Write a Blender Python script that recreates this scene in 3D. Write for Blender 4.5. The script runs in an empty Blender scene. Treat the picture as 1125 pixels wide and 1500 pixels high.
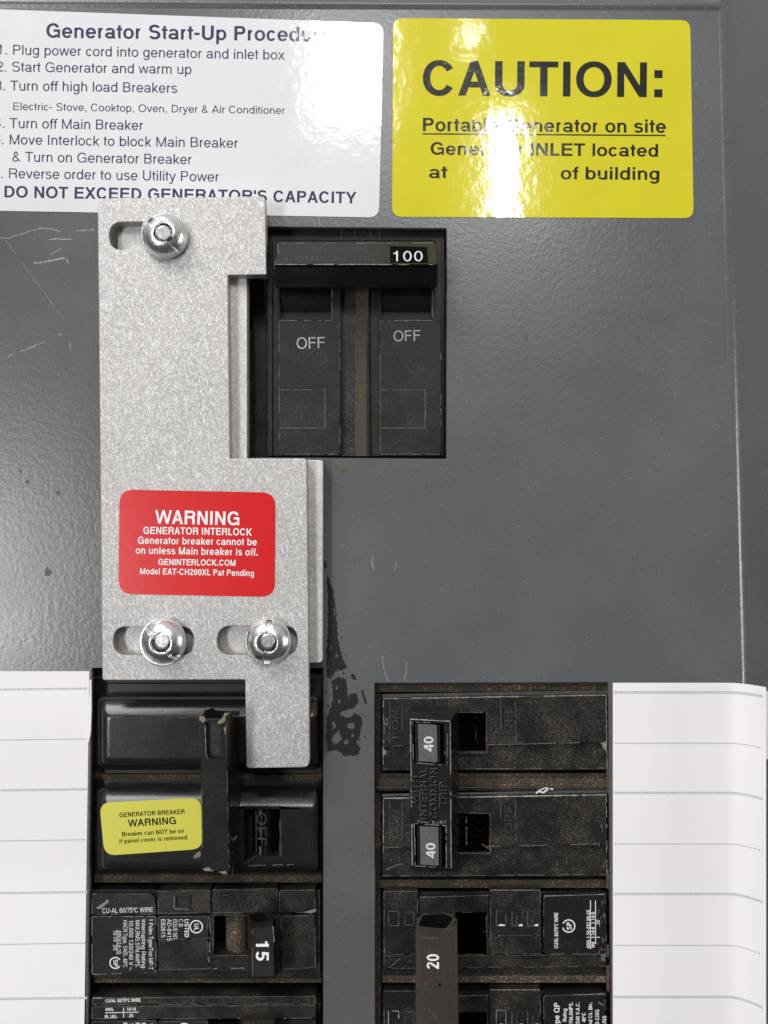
import bpy, math, random
from mathutils import Vector, geometry
random.seed(7)
R = math.radians

# ---------------------------------------------------------------- camera, world, lamps, exposure
sc = bpy.context.scene
COL = sc.collection
D = 240.0                    # camera distance from the panel face, millimetres
S = 0.1754                   # millimetres per photograph pixel on the panel face
CX, CY = 562.5, 750.0
cam_d = bpy.data.cameras.new('camera'); cam = bpy.data.objects.new('camera', cam_d); COL.objects.link(cam)
cam.location = (0, -D/1000, 0); cam.rotation_euler = (R(90), 0, 0)
cam_d.sensor_fit = 'VERTICAL'; cam_d.angle = 2*math.atan(750*S/D)
cam_d.clip_start = 0.005; cam_d.clip_end = 50
sc.camera = cam
world = bpy.data.worlds.new('World'); sc.world = world; world.use_nodes = True
bg = world.node_tree.nodes['Background']
bg.inputs[1].default_value = 1.0
wt = world.node_tree; w_tc = wt.nodes.new('ShaderNodeTexCoord'); w_sp = wt.nodes.new('ShaderNodeSeparateXYZ'); w_rp = wt.nodes.new('ShaderNodeValToRGB')
w_mr = wt.nodes.new('ShaderNodeMapRange'); w_mr.inputs[1].default_value = -1; w_mr.inputs[2].default_value = 1
wt.links.new(w_tc.outputs['Generated'], w_sp.inputs[0]); wt.links.new(w_sp.outputs['Z'], w_mr.inputs[0]); wt.links.new(w_mr.outputs[0], w_rp.inputs[0])
w_e = w_rp.color_ramp.elements; w_e[0].position = .0; w_e[0].color = (.05, .049, .048, 1); w_e[1].position = 1.0; w_e[1].color = (.62, .62, .63, 1)
w_n = w_e.new(.47); w_n.color = (.095, .096, .1, 1); w_n = w_e.new(.68); w_n.color = (.30, .30, .305, 1)      # dark floor, paler ceiling of the room
wt.links.new(w_rp.outputs[0], bg.inputs[0])

def lamp(name, x, y, z, sx, sy, watts, target=(0, 0, 0), col=(1, 1, 1)):
    """area lamp, millimetres; y is the distance out in front of the panel"""
    l = bpy.data.lights.new(name, 'AREA'); l.shape = 'RECTANGLE'; l.size = sx/1000; l.size_y = sy/1000
    l.energy = watts; l.color = col
    o = bpy.data.objects.new(name, l); COL.objects.link(o)
    o.location = (x/1000, -y/1000, z/1000)
    d = Vector(target)/1000 - o.location
    o.rotation_euler = d.to_track_quat('-Z', 'Y').to_euler()
    return o
lamp('ceiling_lamp', 184, 1200, 525, 30, 160, 1.5, col=(1, 0.98, 0.95))
lamp('ceiling_lamp', 131, 1200, 735, 8, 40, .07, col=(1, 0.98, 0.95))
lamp('ceiling_lamp', -52, 1200, 690, 105, 170, 2.5, col=(1, 0.98, 0.96))
lamp('side_lamp', -640, 1150, -130, 180, 380, 5.0, col=(0.96, 0.98, 1))
lamp('room_lamp', -800, 1000, 1350, 800, 800, 21.5, col=(1, 0.985, 0.975))
lamp('fold_light', 1500, 320, -80, 120, 520, 7.0, col=(1, 0.98, 1))  # unseen light added for the highlight along the panel's right fold
sc.view_settings.view_transform = 'Standard'; sc.view_settings.look = 'None'
sc.view_settings.exposure = 0.1; sc.view_settings.gamma = 1.0; sc.view_settings.use_curve_mapping = False

# ---------------------------------------------------------------- materials
def new_mat(name):
    m = bpy.data.materials.new(name); m.use_nodes = True
    nt = m.node_tree; p = nt.nodes['Principled BSDF']
    tc = nt.nodes.new('ShaderNodeTexCoord')
    return m, nt, p, tc.outputs['Object']
def noise(nt, vec, scale, detail=3, rough=0.55):
    n = nt.nodes.new('ShaderNodeTexNoise'); n.inputs['Scale'].default_value = scale
    n.inputs['Detail'].default_value = detail; n.inputs['Roughness'].default_value = rough
    nt.links.new(vec, n.inputs['Vector']); return n.outputs['Fac']
def ramp(nt, fac, a, b, ca=(0, 0, 0, 1), cb=(1, 1, 1, 1)):
    r = nt.nodes.new('ShaderNodeValToRGB'); e = r.color_ramp.elements
    e[0].position = a; e[0].color = ca; e[1].position = b; e[1].color = cb
    nt.links.new(fac, r.inputs[0]); return r.outputs[0]
def mixc(nt, fac, a, b):
    m = nt.nodes.new('ShaderNodeMix'); m.data_type = 'RGBA'
    for s, v in ((0, fac), (6, a), (7, b)):
        if hasattr(v, 'is_linked'): nt.links.new(v, m.inputs[s])
        else: m.inputs[s].default_value = v if s == 0 else (v if len(v) == 4 else (*v, 1))
    return m.outputs[2]
def math_(nt, op, a, b):
    m = nt.nodes.new('ShaderNodeMath'); m.operation = op
    for i, v in enumerate((a, b)):
        if hasattr(v, 'is_linked'): nt.links.new(v, m.inputs[i])
        else: m.inputs[i].default_value = v
    return m.outputs[0]
def bump(nt, p, hs):
    prev = None
    for fac, strength, dist in hs:
        b = nt.nodes.new('ShaderNodeBump'); b.inputs['Strength'].default_value = strength; b.inputs['Distance'].default_value = dist
        nt.links.new(fac, b.inputs['Height'])
        if prev: nt.links.new(prev, b.inputs['Normal'])
        prev = b.outputs[0]
    nt.links.new(prev, p.inputs['Normal'])
def scaled(nt, vec, sx, sy, sz, rot=0):
    m = nt.nodes.new('ShaderNodeMapping'); m.inputs['Scale'].default_value = (sx, sy, sz)
    q = nt.nodes.new('ShaderNodeMapping'); q.inputs['Rotation'].default_value = (0, rot, 0)
    nt.links.new(vec, q.inputs['Vector']); nt.links.new(q.outputs[0], m.inputs['Vector']); return m.outputs[0]

def painted_steel():
    m, nt, p, v = new_mat('grey_painted_steel')
    n1 = noise(nt, v, 22, 5, .6); n2 = noise(nt, v, 1500, 2); n3 = noise(nt, v, 4200, 1)
    c = mixc(nt, ramp(nt, n1, .3, .7), (.078, .086, .091), (.102, .107, .108))
    c = mixc(nt, math_(nt, 'MULTIPLY', ramp(nt, n3, .3, .72), .35), c, (.15, .155, .16))
    stain = math_(nt, 'MULTIPLY', ramp(nt, noise(nt, v, 90, 5), .66, .74), .35)
    c = mixc(nt, stain, c, (.10, .085, .05))
    fleck = ramp(nt, noise(nt, v, 2600, 0), .80, .84)  # pale specks painted in for glints off the bumpy paint
    c = mixc(nt, math_(nt, 'MULTIPLY', fleck, .5), c, (.55, .56, .57))
    nt.links.new(c, p.inputs['Base Color'])
    nt.links.new(ramp(nt, n1, .2, .8, (.20,)*3+(1,), (.34,)*3+(1,)), p.inputs['Roughness'])
    bump(nt, p, [(noise(nt, v, 760, 1.5), .27, .00015), (n2, .30, .00005)])
    return m
def sticker_mat(name, col, rough=.07, b=.26):
    m, nt, p, v = new_mat(name)
    p.inputs['Specular IOR Level'].default_value = .6
    c = mixc(nt, ramp(nt, noise(nt, v, 60, 4), .35, .75), col, tuple(x*.95 for x in col))
    nt.links.new(c, p.inputs['Base Color'])
    p.inputs['Roughness'].default_value = rough
    bump(nt, p, [(noise(nt, v, 260, 2, .5), b, .00016), (noise(nt, v, 900, 2), b*.8, .00005)])
    return m
def ink_mat(name, col, rough=.09):
    m, nt, p, v = new_mat(name)
    p.inputs['Specular IOR Level'].default_value = .6
    c = mixc(nt, ramp(nt, noise(nt, v, 1800, 3), .35, .7), col, tuple(min(1, x*1.3+.004) for x in col))
    nt.links.new(c, p.inputs['Base Color']); p.inputs['Roughness'].default_value = rough
    bump(nt, p, [(noise(nt, v, 260, 2, .5), .26, .00016), (noise(nt, v, 900, 2), .2, .00005)])
    return m
def aluminium(name, col, rough, flecks=1.0):
    m, nt, p, v = new_mat(name)
    p.inputs['Metallic'].default_value = .62
    acc = None
    for i, (rot, sx, sz) in enumerate(((.5, 800, 5200), (1.25, 900, 5600), (2.2, 760, 5000), (2.8, 950, 5900), (.95, 1100, 4700), (1.8, 330, 4200))):
        f = ramp(nt, noise(nt, scaled(nt, v, sx, 400, sz, rot), 1.0, 1, .4), .61, .73)
        acc = f if acc is None else math_(nt, 'MAXIMUM', acc, f)
    acc = math_(nt, 'MULTIPLY', acc, flecks)
    mott = ramp(nt, noise(nt, v, 55, 5, .62), .3, .72)
    c = mixc(nt, mott, tuple(x*.86 for x in col), tuple(x*1.06 for x in col))
    c = mixc(nt, math_(nt, 'MULTIPLY', acc, .72), c, (.93, .93, .92))
    speck = ramp(nt, noise(nt, v, 1900, 3), .62, .70)
    c = mixc(nt, math_(nt, 'MULTIPLY', speck, .45), c, tuple(x*.55 for x in col))
    nt.links.new(c, p.inputs['Base Color'])
    r = math_(nt, 'SUBTRACT', math_(nt, 'ADD', rough, math_(nt, 'MULTIPLY', mott, .06)), math_(nt, 'MULTIPLY', acc, .05))
    nt.links.new(r, p.inputs['Roughness'])
    bump(nt, p, [(acc, .25, .00006), (noise(nt, v, 1600, 3), .25, .00005)])
    return m
def plastic(name, col, rough, dust, dcol=(.19, .155, .115), fine=3800, bumpy=.12, spec=.4):
    m, nt, p, v = new_mat(name); p.inputs['Specular IOR Level'].default_value = spec
    big = ramp(nt, noise(nt, v, 110, 5, .62), .40, .64)
    grain = noise(nt, v, fine, 2, .6)
    f1 = ramp(nt, grain, .54, .66)
    hue = ramp(nt, noise(nt, v, fine*.8, 0), .3, .7, (*[x*.6 for x in dcol], 1), (dcol[0]*1.7, dcol[1]*1.6, dcol[2]*1.5, 1))
    fac = math_(nt, 'MULTIPLY', math_(nt, 'MULTIPLY', f1, math_(nt, 'ADD', math_(nt, 'MULTIPLY', big, .88), .12)), dust)
    film = math_(nt, 'MULTIPLY', big, dust*.11)
    c = mixc(nt, film, col, dcol)
    c = mixc(nt, fac, c, hue)
    nt.links.new(c, p.inputs['Base Color'])
    r = math_(nt, 'ADD', math_(nt, 'MULTIPLY', fac, .45), math_(nt, 'ADD', rough, math_(nt, 'MULTIPLY', big, dust*.16)))
    nt.links.new(r, p.inputs['Roughness'])
    bump(nt, p, [(noise(nt, v, 1300, 2), bumpy, .00005), (f1, min(.5, dust*.5), .00007)])
    return m
def paper_mat():
    m, nt, p, v = new_mat('white_paper')
    c = mixc(nt, ramp(nt, noise(nt, v, 16, 3), .35, .65), (.795, .775, .765), (.83, .80, .80))
    c = mixc(nt, math_(nt, 'MULTIPLY', ramp(nt, noise(nt, v, 700, 2), .73, .78), .25), c, (.6, .57, .52))
    nt.links.new(c, p.inputs['Base Color']); p.inputs['Roughness'].default_value = .6
    bump(nt, p, [(noise(nt, v, 1500, 3), .12, .00004)])
    return m
def chrome():
    m, nt, p, v = new_mat('zinc_plated_steel')
    p.inputs['Metallic'].default_value = 1
    c = mixc(nt, ramp(nt, noise(nt, v, 900, 3), .35, .7), (.76, .78, .78), (.86, .87, .87))
    nt.links.new(c, p.inputs['Base Color'])
    nt.links.new(ramp(nt, noise(nt, v, 1400, 3), .3, .8, (.20,)*3+(1,), (.36,)*3+(1,)), p.inputs['Roughness'])
    bump(nt, p, [(noise(nt, v, 420, 2), .07, .00008)])
    return m
def flat(name, col, rough=.6, var=.25, scale=1500, spec=.5):
    m, nt, p, v = new_mat(name); p.inputs['Specular IOR Level'].default_value = spec
    c = mixc(nt, ramp(nt, noise(nt, v, scale, 3), .3, .7), tuple(x*(1-var) for x in col), tuple(min(1, x*(1+var)) for x in col))
    nt.links.new(c, p.inputs['Base Color']); p.inputs['Roughness'].default_value = rough
    return m
M = dict(
    steel=painted_steel(),
    white=sticker_mat('white_vinyl', (.73, .73, .75)), yellow=sticker_mat('yellow_vinyl', (.63, .57, .018), .07, .2),
    red=sticker_mat('red_vinyl', (.62, .006, .008), .26, .12), yellow2=sticker_mat('pale_yellow_vinyl', (.63, .595, .075), .3, .1),
    ink=ink_mat('violet_black_ink', (.045, .04, .085)), inkb=ink_mat('black_ink', (.012, .012, .01)),
    inkd=flat('dull_white_ink', (.62, .62, .62), .5, .15), inkw=flat('white_ink', (.80, .80, .80), .5, .1), inkg=flat('worn_white_ink', (.42, .43, .42), .6, .3),
    alu=aluminium('tumbled_aluminium', (.42, .40, .385), .56), alu2=aluminium('lower_aluminium', (.52, .50, .475), .5, .6),
    cut=aluminium('sawn_aluminium_edge', (.42, .39, .35), .45, .3),
    zinc=chrome(),
    blk=plastic('black_moulded_plastic', (.011, .011, .012), .22, .10, spec=.5),
    satin=plastic('satin_black_plastic', (.0115, .0118, .0122), .38, .26, bumpy=.25, spec=.3),
    gloss=plastic('glossy_black_plastic', (.006, .006, .0065), .20, .10),
    dusty=plastic('dusty_black_plastic', (.010, .0096, .0092), .31, .55),
    filth=plastic('brown_dust_coat', (.034, .027, .019), .8, 1.0, (.28, .21, .145), 2300, .5),
    ridge=plastic('dusty_ridge', (.05, .042, .03), .7, .8, (.16, .125, .07), 2200, .4),
    brown=plastic('brown_grey_plastic', (.043, .036, .031), .27, .3, (.13, .11, .09)),
    dbrown=plastic('rusty_dust_plastic', (.010, .0085, .0075), .42, .7, (.075, .05, .032)),
    insert=flat('grey_textured_insert', (.095, .092, .09), .55, .35, 3500),
    void=flat('dark_hollow', (.003, .003, .003), .9, spec=.05),  # near-black stands in for shade in slots and hollows; also the rating window
    wear=flat('pale_scuff_and_glint', (.20, .19, .175), .5, .45, 2500), scuff_glint2=flat('dull_scuff_and_glint', (.105, .10, .09), .5, .5, 2500),  # worn edges, plus highlights painted along bevels and raised marks
    chip=flat('broken_beige_plastic', (.19, .155, .105), .7, .6, 2600),
    paper=paper_mat(), pline=flat('grey_ruled_line', (.55, .545, .55), .6, .15), pdot=flat('grey_dotted_line', (.22, .22, .22), .6, .1),
    scratch_glint=flat('pale_scratch_and_glint', (.29, .30, .30), .5, .4, 900), stain=flat('brown_stain', (.088, .074, .050), .5, .3, 600),  # scratches in the paint; also painted highlights on the right breaker's edges
    residue=plastic('dark_torn_backing', (.012, .012, .0125), .55, .15, (.08, .08, .08), 1800, .6, .25), emb=flat('moulded_mark', (.045, .043, .04), .4, .5, 2500), rust=flat('rust', (.095, .05, .022), .8, .5, 900),
    dullline=flat('dark_hairline', (.30, .285, .27), .5, .1),
    shine=flat('bright_scratch', (.80, .80, .80), .4, .05),
    white_mark=flat('white_paint_mark', (.75, .75, .74), .6, .1),
)

# ---------------------------------------------------------------- geometry helpers: photograph pixel + height (mm) -> metres
def W(x, y, h=0.0, ref=None):
    k = S*(D-(h if ref is None else ref))/D
    return Vector(((x-CX)*k/1000, -h/1000, -(y-CY)*k/1000))
def hv(h, x, y): return h(x, y) if callable(h) else h
def rect(x0, y0, x1, y1): return [(x0, y0), (x1, y0), (x1, y1), (x0, y1)]
def rounded(pts, r, n=4):
    """round every corner of a polygon; r a number or one per corner"""
    out = []; N = len(pts)
    for i in range(N):
        p = Vector(pts[i]); a = Vector(pts[i-1]); b = Vector(pts[(i+1) % N])
        rr = r[i] if isinstance(r, (list, tuple)) else r
        if rr <= 0: out.append(tuple(p)); continue
        da = (a-p).normalized(); db = (b-p).normalized()
        rr = min(rr, (a-p).length*.49, (b-p).length*.49)
        p0 = p+da*rr; p2 = p+db*rr
        for k in range(n+1):
            t = k/n; out.append(tuple((1-t)**2*p0+2*t*(1-t)*(p0*.12+p*.88)+t*t*p2 if False else (1-t)**2*p0+2*t*(1-t)*p+t*t*p2))
    return out
def rrect(x0, y0, x1, y1, r, n=4): return rounded(rect(x0, y0, x1, y1), r, n)
def circle(cx, cy, r, n=32): return [(cx+r*math.cos(2*math.pi*k/n), cy+r*math.sin(2*math.pi*k/n)) for k in range(n)]
def area(p): return .5*sum(p[i-1][0]*p[i][1]-p[i][0]*p[i-1][1] for i in range(len(p)))
def inset(p, d):
    """move the polygon's edges inwards by d"""
    s = 1 if area(p) > 0 else -1
    out = []; N = len(p)
    for i in range(N):
        a = Vector(p[i-1]); b = Vector(p[i]); c = Vector(p[(i+1) % N])
        e1 = b-a; e2 = c-b
        if e1.length < 1e-6: e1 = e2
        if e2.length < 1e-6: e2 = e1
        n1 = Vector((-e1.y, e1.x)).normalized()*s; n2 = Vector((-e2.y, e2.x)).normalized()*s
        m = n1+n2
        if m.length < 1e-4: m = n1
        m = m.normalized(); q = m.dot(n1)
        out.append(tuple(b+m*(d/max(q, .35))))
    return out

class MB:
    def __init__(s): s.v = []; s.f = []; s.m = []; s.sm = []; s.mats = []
    def mi(s, name):
        if name not in s.mats: s.mats.append(name)
        return s.mats.index(name)
    def face(s, idx, mat, smooth=False): s.f.append(idx); s.m.append(s.mi(mat)); s.sm.append(smooth)
    def add(s, pts): i = len(s.v); s.v += pts; return list(range(i, i+len(pts)))
    def sheet(s, pts, h, mat, holes=()):
        if holes:
            loops = [list(pts)]+[list(q) for q in holes]
            tri = geometry.tessellate_polygon([[Vector((x, y, 0)) for x, y in l] for l in loops])
            idx = s.add([W(x, y, hv(h, x, y)) for l in loops for x, y in l])
            for t in tri: s.face([idx[k] for k in t], mat)
        else:
            s.face(s.add([W(x, y, hv(h, x, y)) for x, y in pts]), mat)
    def prism(s, pts, h0, h1, mat, bev=0.0, holes=(), side=None, nb=2, smooth=False):
        """outline measured on its top face (height h1), straight walls down to h0; bev in px"""
        side = side or mat; loops = [list(pts)]+[list(q) for q in holes]; tops = []
        bm = bev*S
        for n, l in enumerate(loops):
            sgn = 1 if n == 0 else -1
            prof = [(0, h0), (0, h1-bm)]
            if bev: prof += [(bev*(1-math.cos(a)), h1-bm+bm*math.sin(a)) for a in [math.pi/2*(k+1)/nb for k in range(nb)]]
            rows = []
            for d, h in prof:
                q = inset(l, d*sgn) if d > 1e-9 else l
                rows.append(s.add([W(x, y, h, h1) for x, y in q]))
                top = q
            for ri, (a, b) in enumerate(zip(rows, rows[1:])):
                for k in range(len(a)):
                    k2 = (k+1) % len(a)
                    s.face([a[k], a[k2], b[k2], b[k]], side if ri == 0 else mat, smooth)
            tops.append((top, rows[-1]))
        if holes:
            tri = geometry.tessellate_polygon([[Vector((x, y, 0)) for x, y in t] for t, _ in tops])
            idx = [i for _, r in tops for i in r]
            for t in tri: s.face([idx[k] for k in t], mat)
        else: s.face(tops[0][1], mat)
    def loft(s, rings, mat, cap=True, smooth=False, base=False):
        """rings: [(polygon px, height)], each measured as seen at its own height"""
        rows = [s.add([W(x, y, hv(h, x, y)) for x, y in p]) for p, h in rings]
        for a, b in zip(rows, rows[1:]):
            for k in range(len(a)):
                k2 = (k+1) % len(a); s.face([a[k], a[k2], b[k2], b[k]], mat, smooth)
        if cap: s.face(rows[-1], mat)
        if base: s.face(rows[0], mat)
    def grid(s, rows, mat, smooth=True, caps=False):
        """rows: lists of (x, y, h)"""
        ids = [s.add([W(*p) for p in r]) for r in rows]
        for a, b in zip(ids, ids[1:]):
            for k in range(len(a)-1): s.face([a[k], a[k+1], b[k+1], b[k]], mat, smooth)
        if caps: s.face(ids[0], mat); s.face(ids[-1], mat)
    def line(s, pts, h, w, mat, broken=0.0, jit=0.0):
        """thin ribbon along a px polyline"""
        P = []
        for (x0, y0), (x1, y1) in zip(pts, pts[1:]):
            n = max(1, int(math.hypot(x1-x0, y1-y0)/5)) if (broken or jit) else 1
            P += [(x0+(x1-x0)*k/n+random.uniform(-jit, jit), y0+(y1-y0)*k/n+random.uniform(-jit, jit)) for k in range(n)]
        P.append(pts[-1]); on = True
        for (x0, y0), (x1, y1) in zip(P, P[1:]):
            if broken:
                if random.random() < .45: on = random.random() > broken
                if not on: continue
            L = math.hypot(x1-x0, y1-y0)
            if L < 1e-6: continue
            ww = w*(random.uniform(.5, 1.2) if broken else 1)/2
            nx, ny = -(y1-y0)/L*ww, (x1-x0)/L*ww
            s.face(s.add([W(x, y, hv(h, x, y)) for x, y in ((x0+nx, y0+ny), (x1+nx, y1+ny), (x1-nx, y1-ny), (x0-nx, y0-ny))]), mat)
    def outline(s, pts, h, w, mat, broken=.35, jit=.3, d=0):
        p = inset(pts, d) if d else list(pts)
        s.line(p+[p[0]], h, w, mat, broken, jit)
    def build(s, name, parent=None, origin=None):
        me = bpy.data.meshes.new(name)
        if parent is not None: o0 = Vector(parent['_o']) if '_o' in parent else Vector((0, 0, 0))
        elif origin is not None: o0 = Vector(origin)
        else:
            lo = [min(v[k] for v in s.v) for k in range(3)]; hi = [max(v[k] for v in s.v) for k in range(3)]
            o0 = Vector(((lo[0]+hi[0])/2, hi[1], (lo[2]+hi[2])/2))
        me.from_pydata([tuple(v-o0) for v in s.v], [], s.f)
        for n in s.mats: me.materials.append(M[n])
        me.polygons.foreach_set('material_index', s.m); me.polygons.foreach_set('use_smooth', s.sm)
        me.update(); me.validate()
        o = bpy.data.objects.new(name, me); COL.objects.link(o)
        if parent is not None: o.parent = parent; o['_o'] = tuple(o0)
        else: o.location = o0; o['_o'] = tuple(o0)
        return o
def tag(o, label, cat, group=None, kind=None):
    if label: o['label'] = label
    if cat: o['category'] = cat
    if group: o['group'] = group
    if kind: o['kind'] = kind
    return o
def thing(name, x, y, h, label, cat, group=None):
    o = bpy.data.objects.new(name, None); COL.objects.link(o); p = W(x, y, h); o.location = p; o['_o'] = tuple(p)
    o.empty_display_size = .005
    return tag(o, label, cat, group)

# ---------------------------------------------------------------- lettering: a grotesque drawn from bars and rings
ADV = dict(zip('ABCDEFGHIJKLMNOPQRSTUVWXYZ', (667, 667, 722, 722, 667, 611, 778, 722, 278, 500, 667, 556, 833, 722, 778, 667, 778, 722, 667, 611, 722, 667, 944, 667, 667, 611)))
ADV.update(zip('abcdefghijklmnopqrstuvwxyz', (556, 556, 500, 556, 556, 278, 556, 556, 222, 222, 500, 222, 833, 556, 556, 556, 556, 333, 500, 278, 556, 500, 722, 500, 500, 500)))
ADV.update({c: 556 for c in '0123456789'}); ADV.update({'.': 278, ',': 278, ':': 278, '-': 333, '/': 278, '&': 667, "'": 191, ' ': 278, '~': 584, '\u00b0': 330, '|': 260})
CAP, XH, DS = 718, 523, -207
def glyph(ch, bold, seg=7):
    """polygons of one character in 1/1000 em, plus its advance"""
    wv, wh = (150, 120) if bold else (92, 78)
    low = ch.islower()
    if low and bold: wv, wh = 134, 106
    A = ADV.get(ch, 556)
    if bold: A += 45 if low or ch in '.,:' else 20
    P = []
    def V(x, y0, y1, w=None): P.append([(x, y0), (x+(w or wv), y0), (x+(w or wv), y1), (x, y1)])
    def H(y, x0, x1): P.append([(x0, y), (x1, y), (x1, y+wh), (x0, y+wh)])
    def Q(*p): P.append(list(p))
    def ring(cx, cy, rx, ry, a0, a1, w=None, hh=None, e=2.08):
        w = w or wv; hh = hh or wh; n = max(2, int(seg*abs(a1-a0)/90)); o = []; i = []
        for k in range(n+1):
            a = R(a0+(a1-a0)*k/n); c, s_ = math.cos(a), math.sin(a)
            pc = math.copysign(abs(c)**(2/e), c); ps = math.copysign(abs(s_)**(2/e), s_)
            o.append((cx+rx*pc, cy+ry*ps)); i.append((cx+(rx-w)*pc, cy+(ry-hh)*ps))
        for k in range(n): P.append([o[k], o[k+1], i[k+1], i[k]])
    def Dg(x0, y0, x1, y1, w=None):
        L = math.hypot(x1-x0, y1-y0); w = (w or wv)*L/abs(y1-y0)*.94
        P.append([(x0-w/2, y0), (x0+w/2, y0), (x1+w/2, y1), (x1-w/2, y1)])
    l, r = 78, A-60; m = A/2
    if bold: l, r = 72, A-55
    ov = 12
    def O(x0, x1, top, bot=-ov, a0=0, a1=360): ring((x0+x1)/2, (top+bot)/2, (x1-x0)/2, (top-bot)/2, a0, a1)
    if ch == 'A': Dg(wv*.55+10, 0, m, CAP); Dg(A-wv*.55-10, 0, m, CAP); H(170, A*.24, A*.76)
    elif ch == 'B':
        V(l, 0, CAP); b = 375
        for y0, y1, x1 in ((b-wh/2, CAP, r-20), (0, b+wh/2, r)):
            rr = (y1-y0)/2; H(y0, l+wv, x1-rr); H(y1-wh, l+wv, x1-rr); ring(x1-rr, (y0+y1)/2, rr, rr, -90, 90)
    elif ch == 'C': O(44, A-40, CAP+ov, -ov, 32, 328)
    elif ch == 'D': V(l, 0, CAP); H(0, l+wv, A*.45); H(CAP-wh, l+wv, A*.45); ring(A*.45, CAP/2, r+8-A*.45, CAP/2, -90, 90)
    elif ch in 'EF':
        V(l, 0, CAP); H(CAP-wh, l+wv, r); H(CAP/2-wh/2+15, l+wv, r-25)
        if ch == 'E': H(0, l+wv, r+5)
    elif ch == 'G': O(44, A-55, CAP+ov, -ov, 32, 318); H(300, A*.52, A-60); V(A-60-wv*.8, 0, 300+wh, wv*.8)
    elif ch == 'H': V(l, 0, CAP); V(r-wv+5, 0, CAP); H(CAP/2-wh/2+10, l+wv, r-wv+5)
    elif ch == 'I': V(m-wv/2, 0, CAP)
    elif ch == 'J': V(A-70-wv, 190, CAP); ring((20+A-70)/2, 190, (A-90)/2, 200, 180, 360)
    elif ch == 'K': V(l, 0, CAP); Dg(l+wv*.9, 250, r-30, CAP); Dg(r-20, 0, A*.42, 400)
    elif ch == 'L': V(l, 0, CAP); H(0, l+wv, r+10)
    elif ch == 'M': V(l-5, 0, CAP, wv*.92); V(A-l+5-wv*.92, 0, CAP, wv*.92); Dg(m, 0, l+wv*.45, CAP, wv*.9); Dg(m, 0, A-l-wv*.45, CAP, wv*.9)
    elif ch == 'N': V(l, 0, CAP, wv*.94); V(A-l-wv*.94, 0, CAP, wv*.94); Dg(A-l-wv*.5, 0, l+wv*.5, CAP, wv*.95)
    elif ch in 'OQ':
        O(40, A-40, CAP+ov)
        if ch == 'Q': Dg(A-70, -40, A*.6, 190, wv*.8)
    elif ch in 'PR':
        V(l, 0, CAP); y0 = 300 if ch == 'P' else 315; rr = (CAP-y0)/2; x1 = r
        H(y0, l+wv, x1-rr); H(CAP-wh, l+wv, x1-rr); ring(x1-rr, (y0+CAP)/2, rr, rr, -90, 90)
        if ch == 'R': ring(x1-rr-30, 215, rr+5, 100+wh-35, 0, 90); V(x1-25-wv, 0, 215)
    elif ch in 'Ss':
        T = (CAP if ch == 'S' else XH)+ov; x0, x1 = (48, A-48) if ch == 'S' else (34, A-34)
        mid = T/2; u0 = mid-wh/2+8
        ring((x0+x1)/2, (T+u0)/2, (x1-x0)/2-8, (T-u0)/2, 22, 270); ring((x0+x1)/2, (u0+wh-ov)/2, (x1-x0)/2, (u0+wh+ov)/2, 90, -158)
    elif ch == 'T': V(m-wv/2, 0, CAP-wh); H(CAP-wh, 22, A-22)
    elif ch == 'U': V(l, 240, CAP); V(A-l-wv, 240, CAP); ring(m, 240, m-l, 240+ov, 180, 360)
    elif ch in 'Vv': T = CAP if ch == 'V' else XH; Dg(m, 0, wv*.55+8, T); Dg(m, 0, A-wv*.55-8, T)
    elif ch in 'Ww':
        T = CAP if ch == 'W' else XH; w = wv*.9
        for a, b in ((.27, .06), (.27, .5), (.73, .5), (.73, .94)): Dg(A*a, 0, A*b, T, w)
    elif ch in 'Xx': T = CAP if ch == 'X' else XH; Dg(wv*.6, 0, A-wv*.6-15, T); Dg(A-wv*.6, 0, wv*.6+15, T)
    elif ch == 'Y': V(m-wv/2, 0, 300); Dg(m, 280, wv*.6, CAP); Dg(m, 280, A-wv*.6, CAP)
    elif ch in 'Zz': T = CAP if ch == 'Z' else XH; H(T-wh, 35, A-35); H(0, 30, A-30); Dg(30+wv*.6, wh*.8, A-40-wv*.6, T-wh*.8)
    elif ch == 'a':
        x1 = A-78; V(x1-wv+4, 60, XH-150); ring((50+x1+4)/2, XH-165, (x1+4-50)/2, 165+ov, 0, 165)
        ring((36+x1)/2, 150+ov/2, (x1-36)/2+2, 160, 20, 340); ring(x1+40, 60, wv-4+40, 68, 180, 262, wv-30)
    elif ch in 'bdpq':
        left = ch in 'bp'; x0, x1 = (58, A-35) if left else (35, A-58)
        O(x0, x1, XH+ov); y0, y1 = (0, CAP) if ch in 'bd' else (DS, XH)
        V(x0 if left else x1-wv, y0, y1)
    elif ch == 'c': O(32, A-25, XH+ov, -ov, 36, 324)
    elif ch == 'e': O(38, A-36, XH+ov, -ov, 0, 325); H(XH/2-wh/2-2, 38+wv*.8, A-36-wv*.1); P.pop() if False else None
    elif ch == 'f': x = A*.33; V(x, 0, CAP-125); ring(x+185, CAP-125, 185, 130, 78, 180); H(XH-wh, 14, A-14)
    elif ch == 'g': x0, x1 = 36, A-62; O(x0, x1, XH+ov, 8); V(x1-wv, -20, XH); ring((x0+x1)/2+6, -30, (x1-x0)/2-6, -DS-20, 200, 360)
    elif ch in 'hn':
        x0, x1 = 66, A-66; V(x0, 0, CAP if ch == 'h' else XH); V(x1-wv, 0, XH-190); ring((x0+x1)/2, XH-190, (x1-x0)/2, 190+ov, 0, 165)
    elif ch == 'm':
        x0, x1 = 66, A-66; V(x0, 0, XH); mx = (x0+x1)/2
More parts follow.
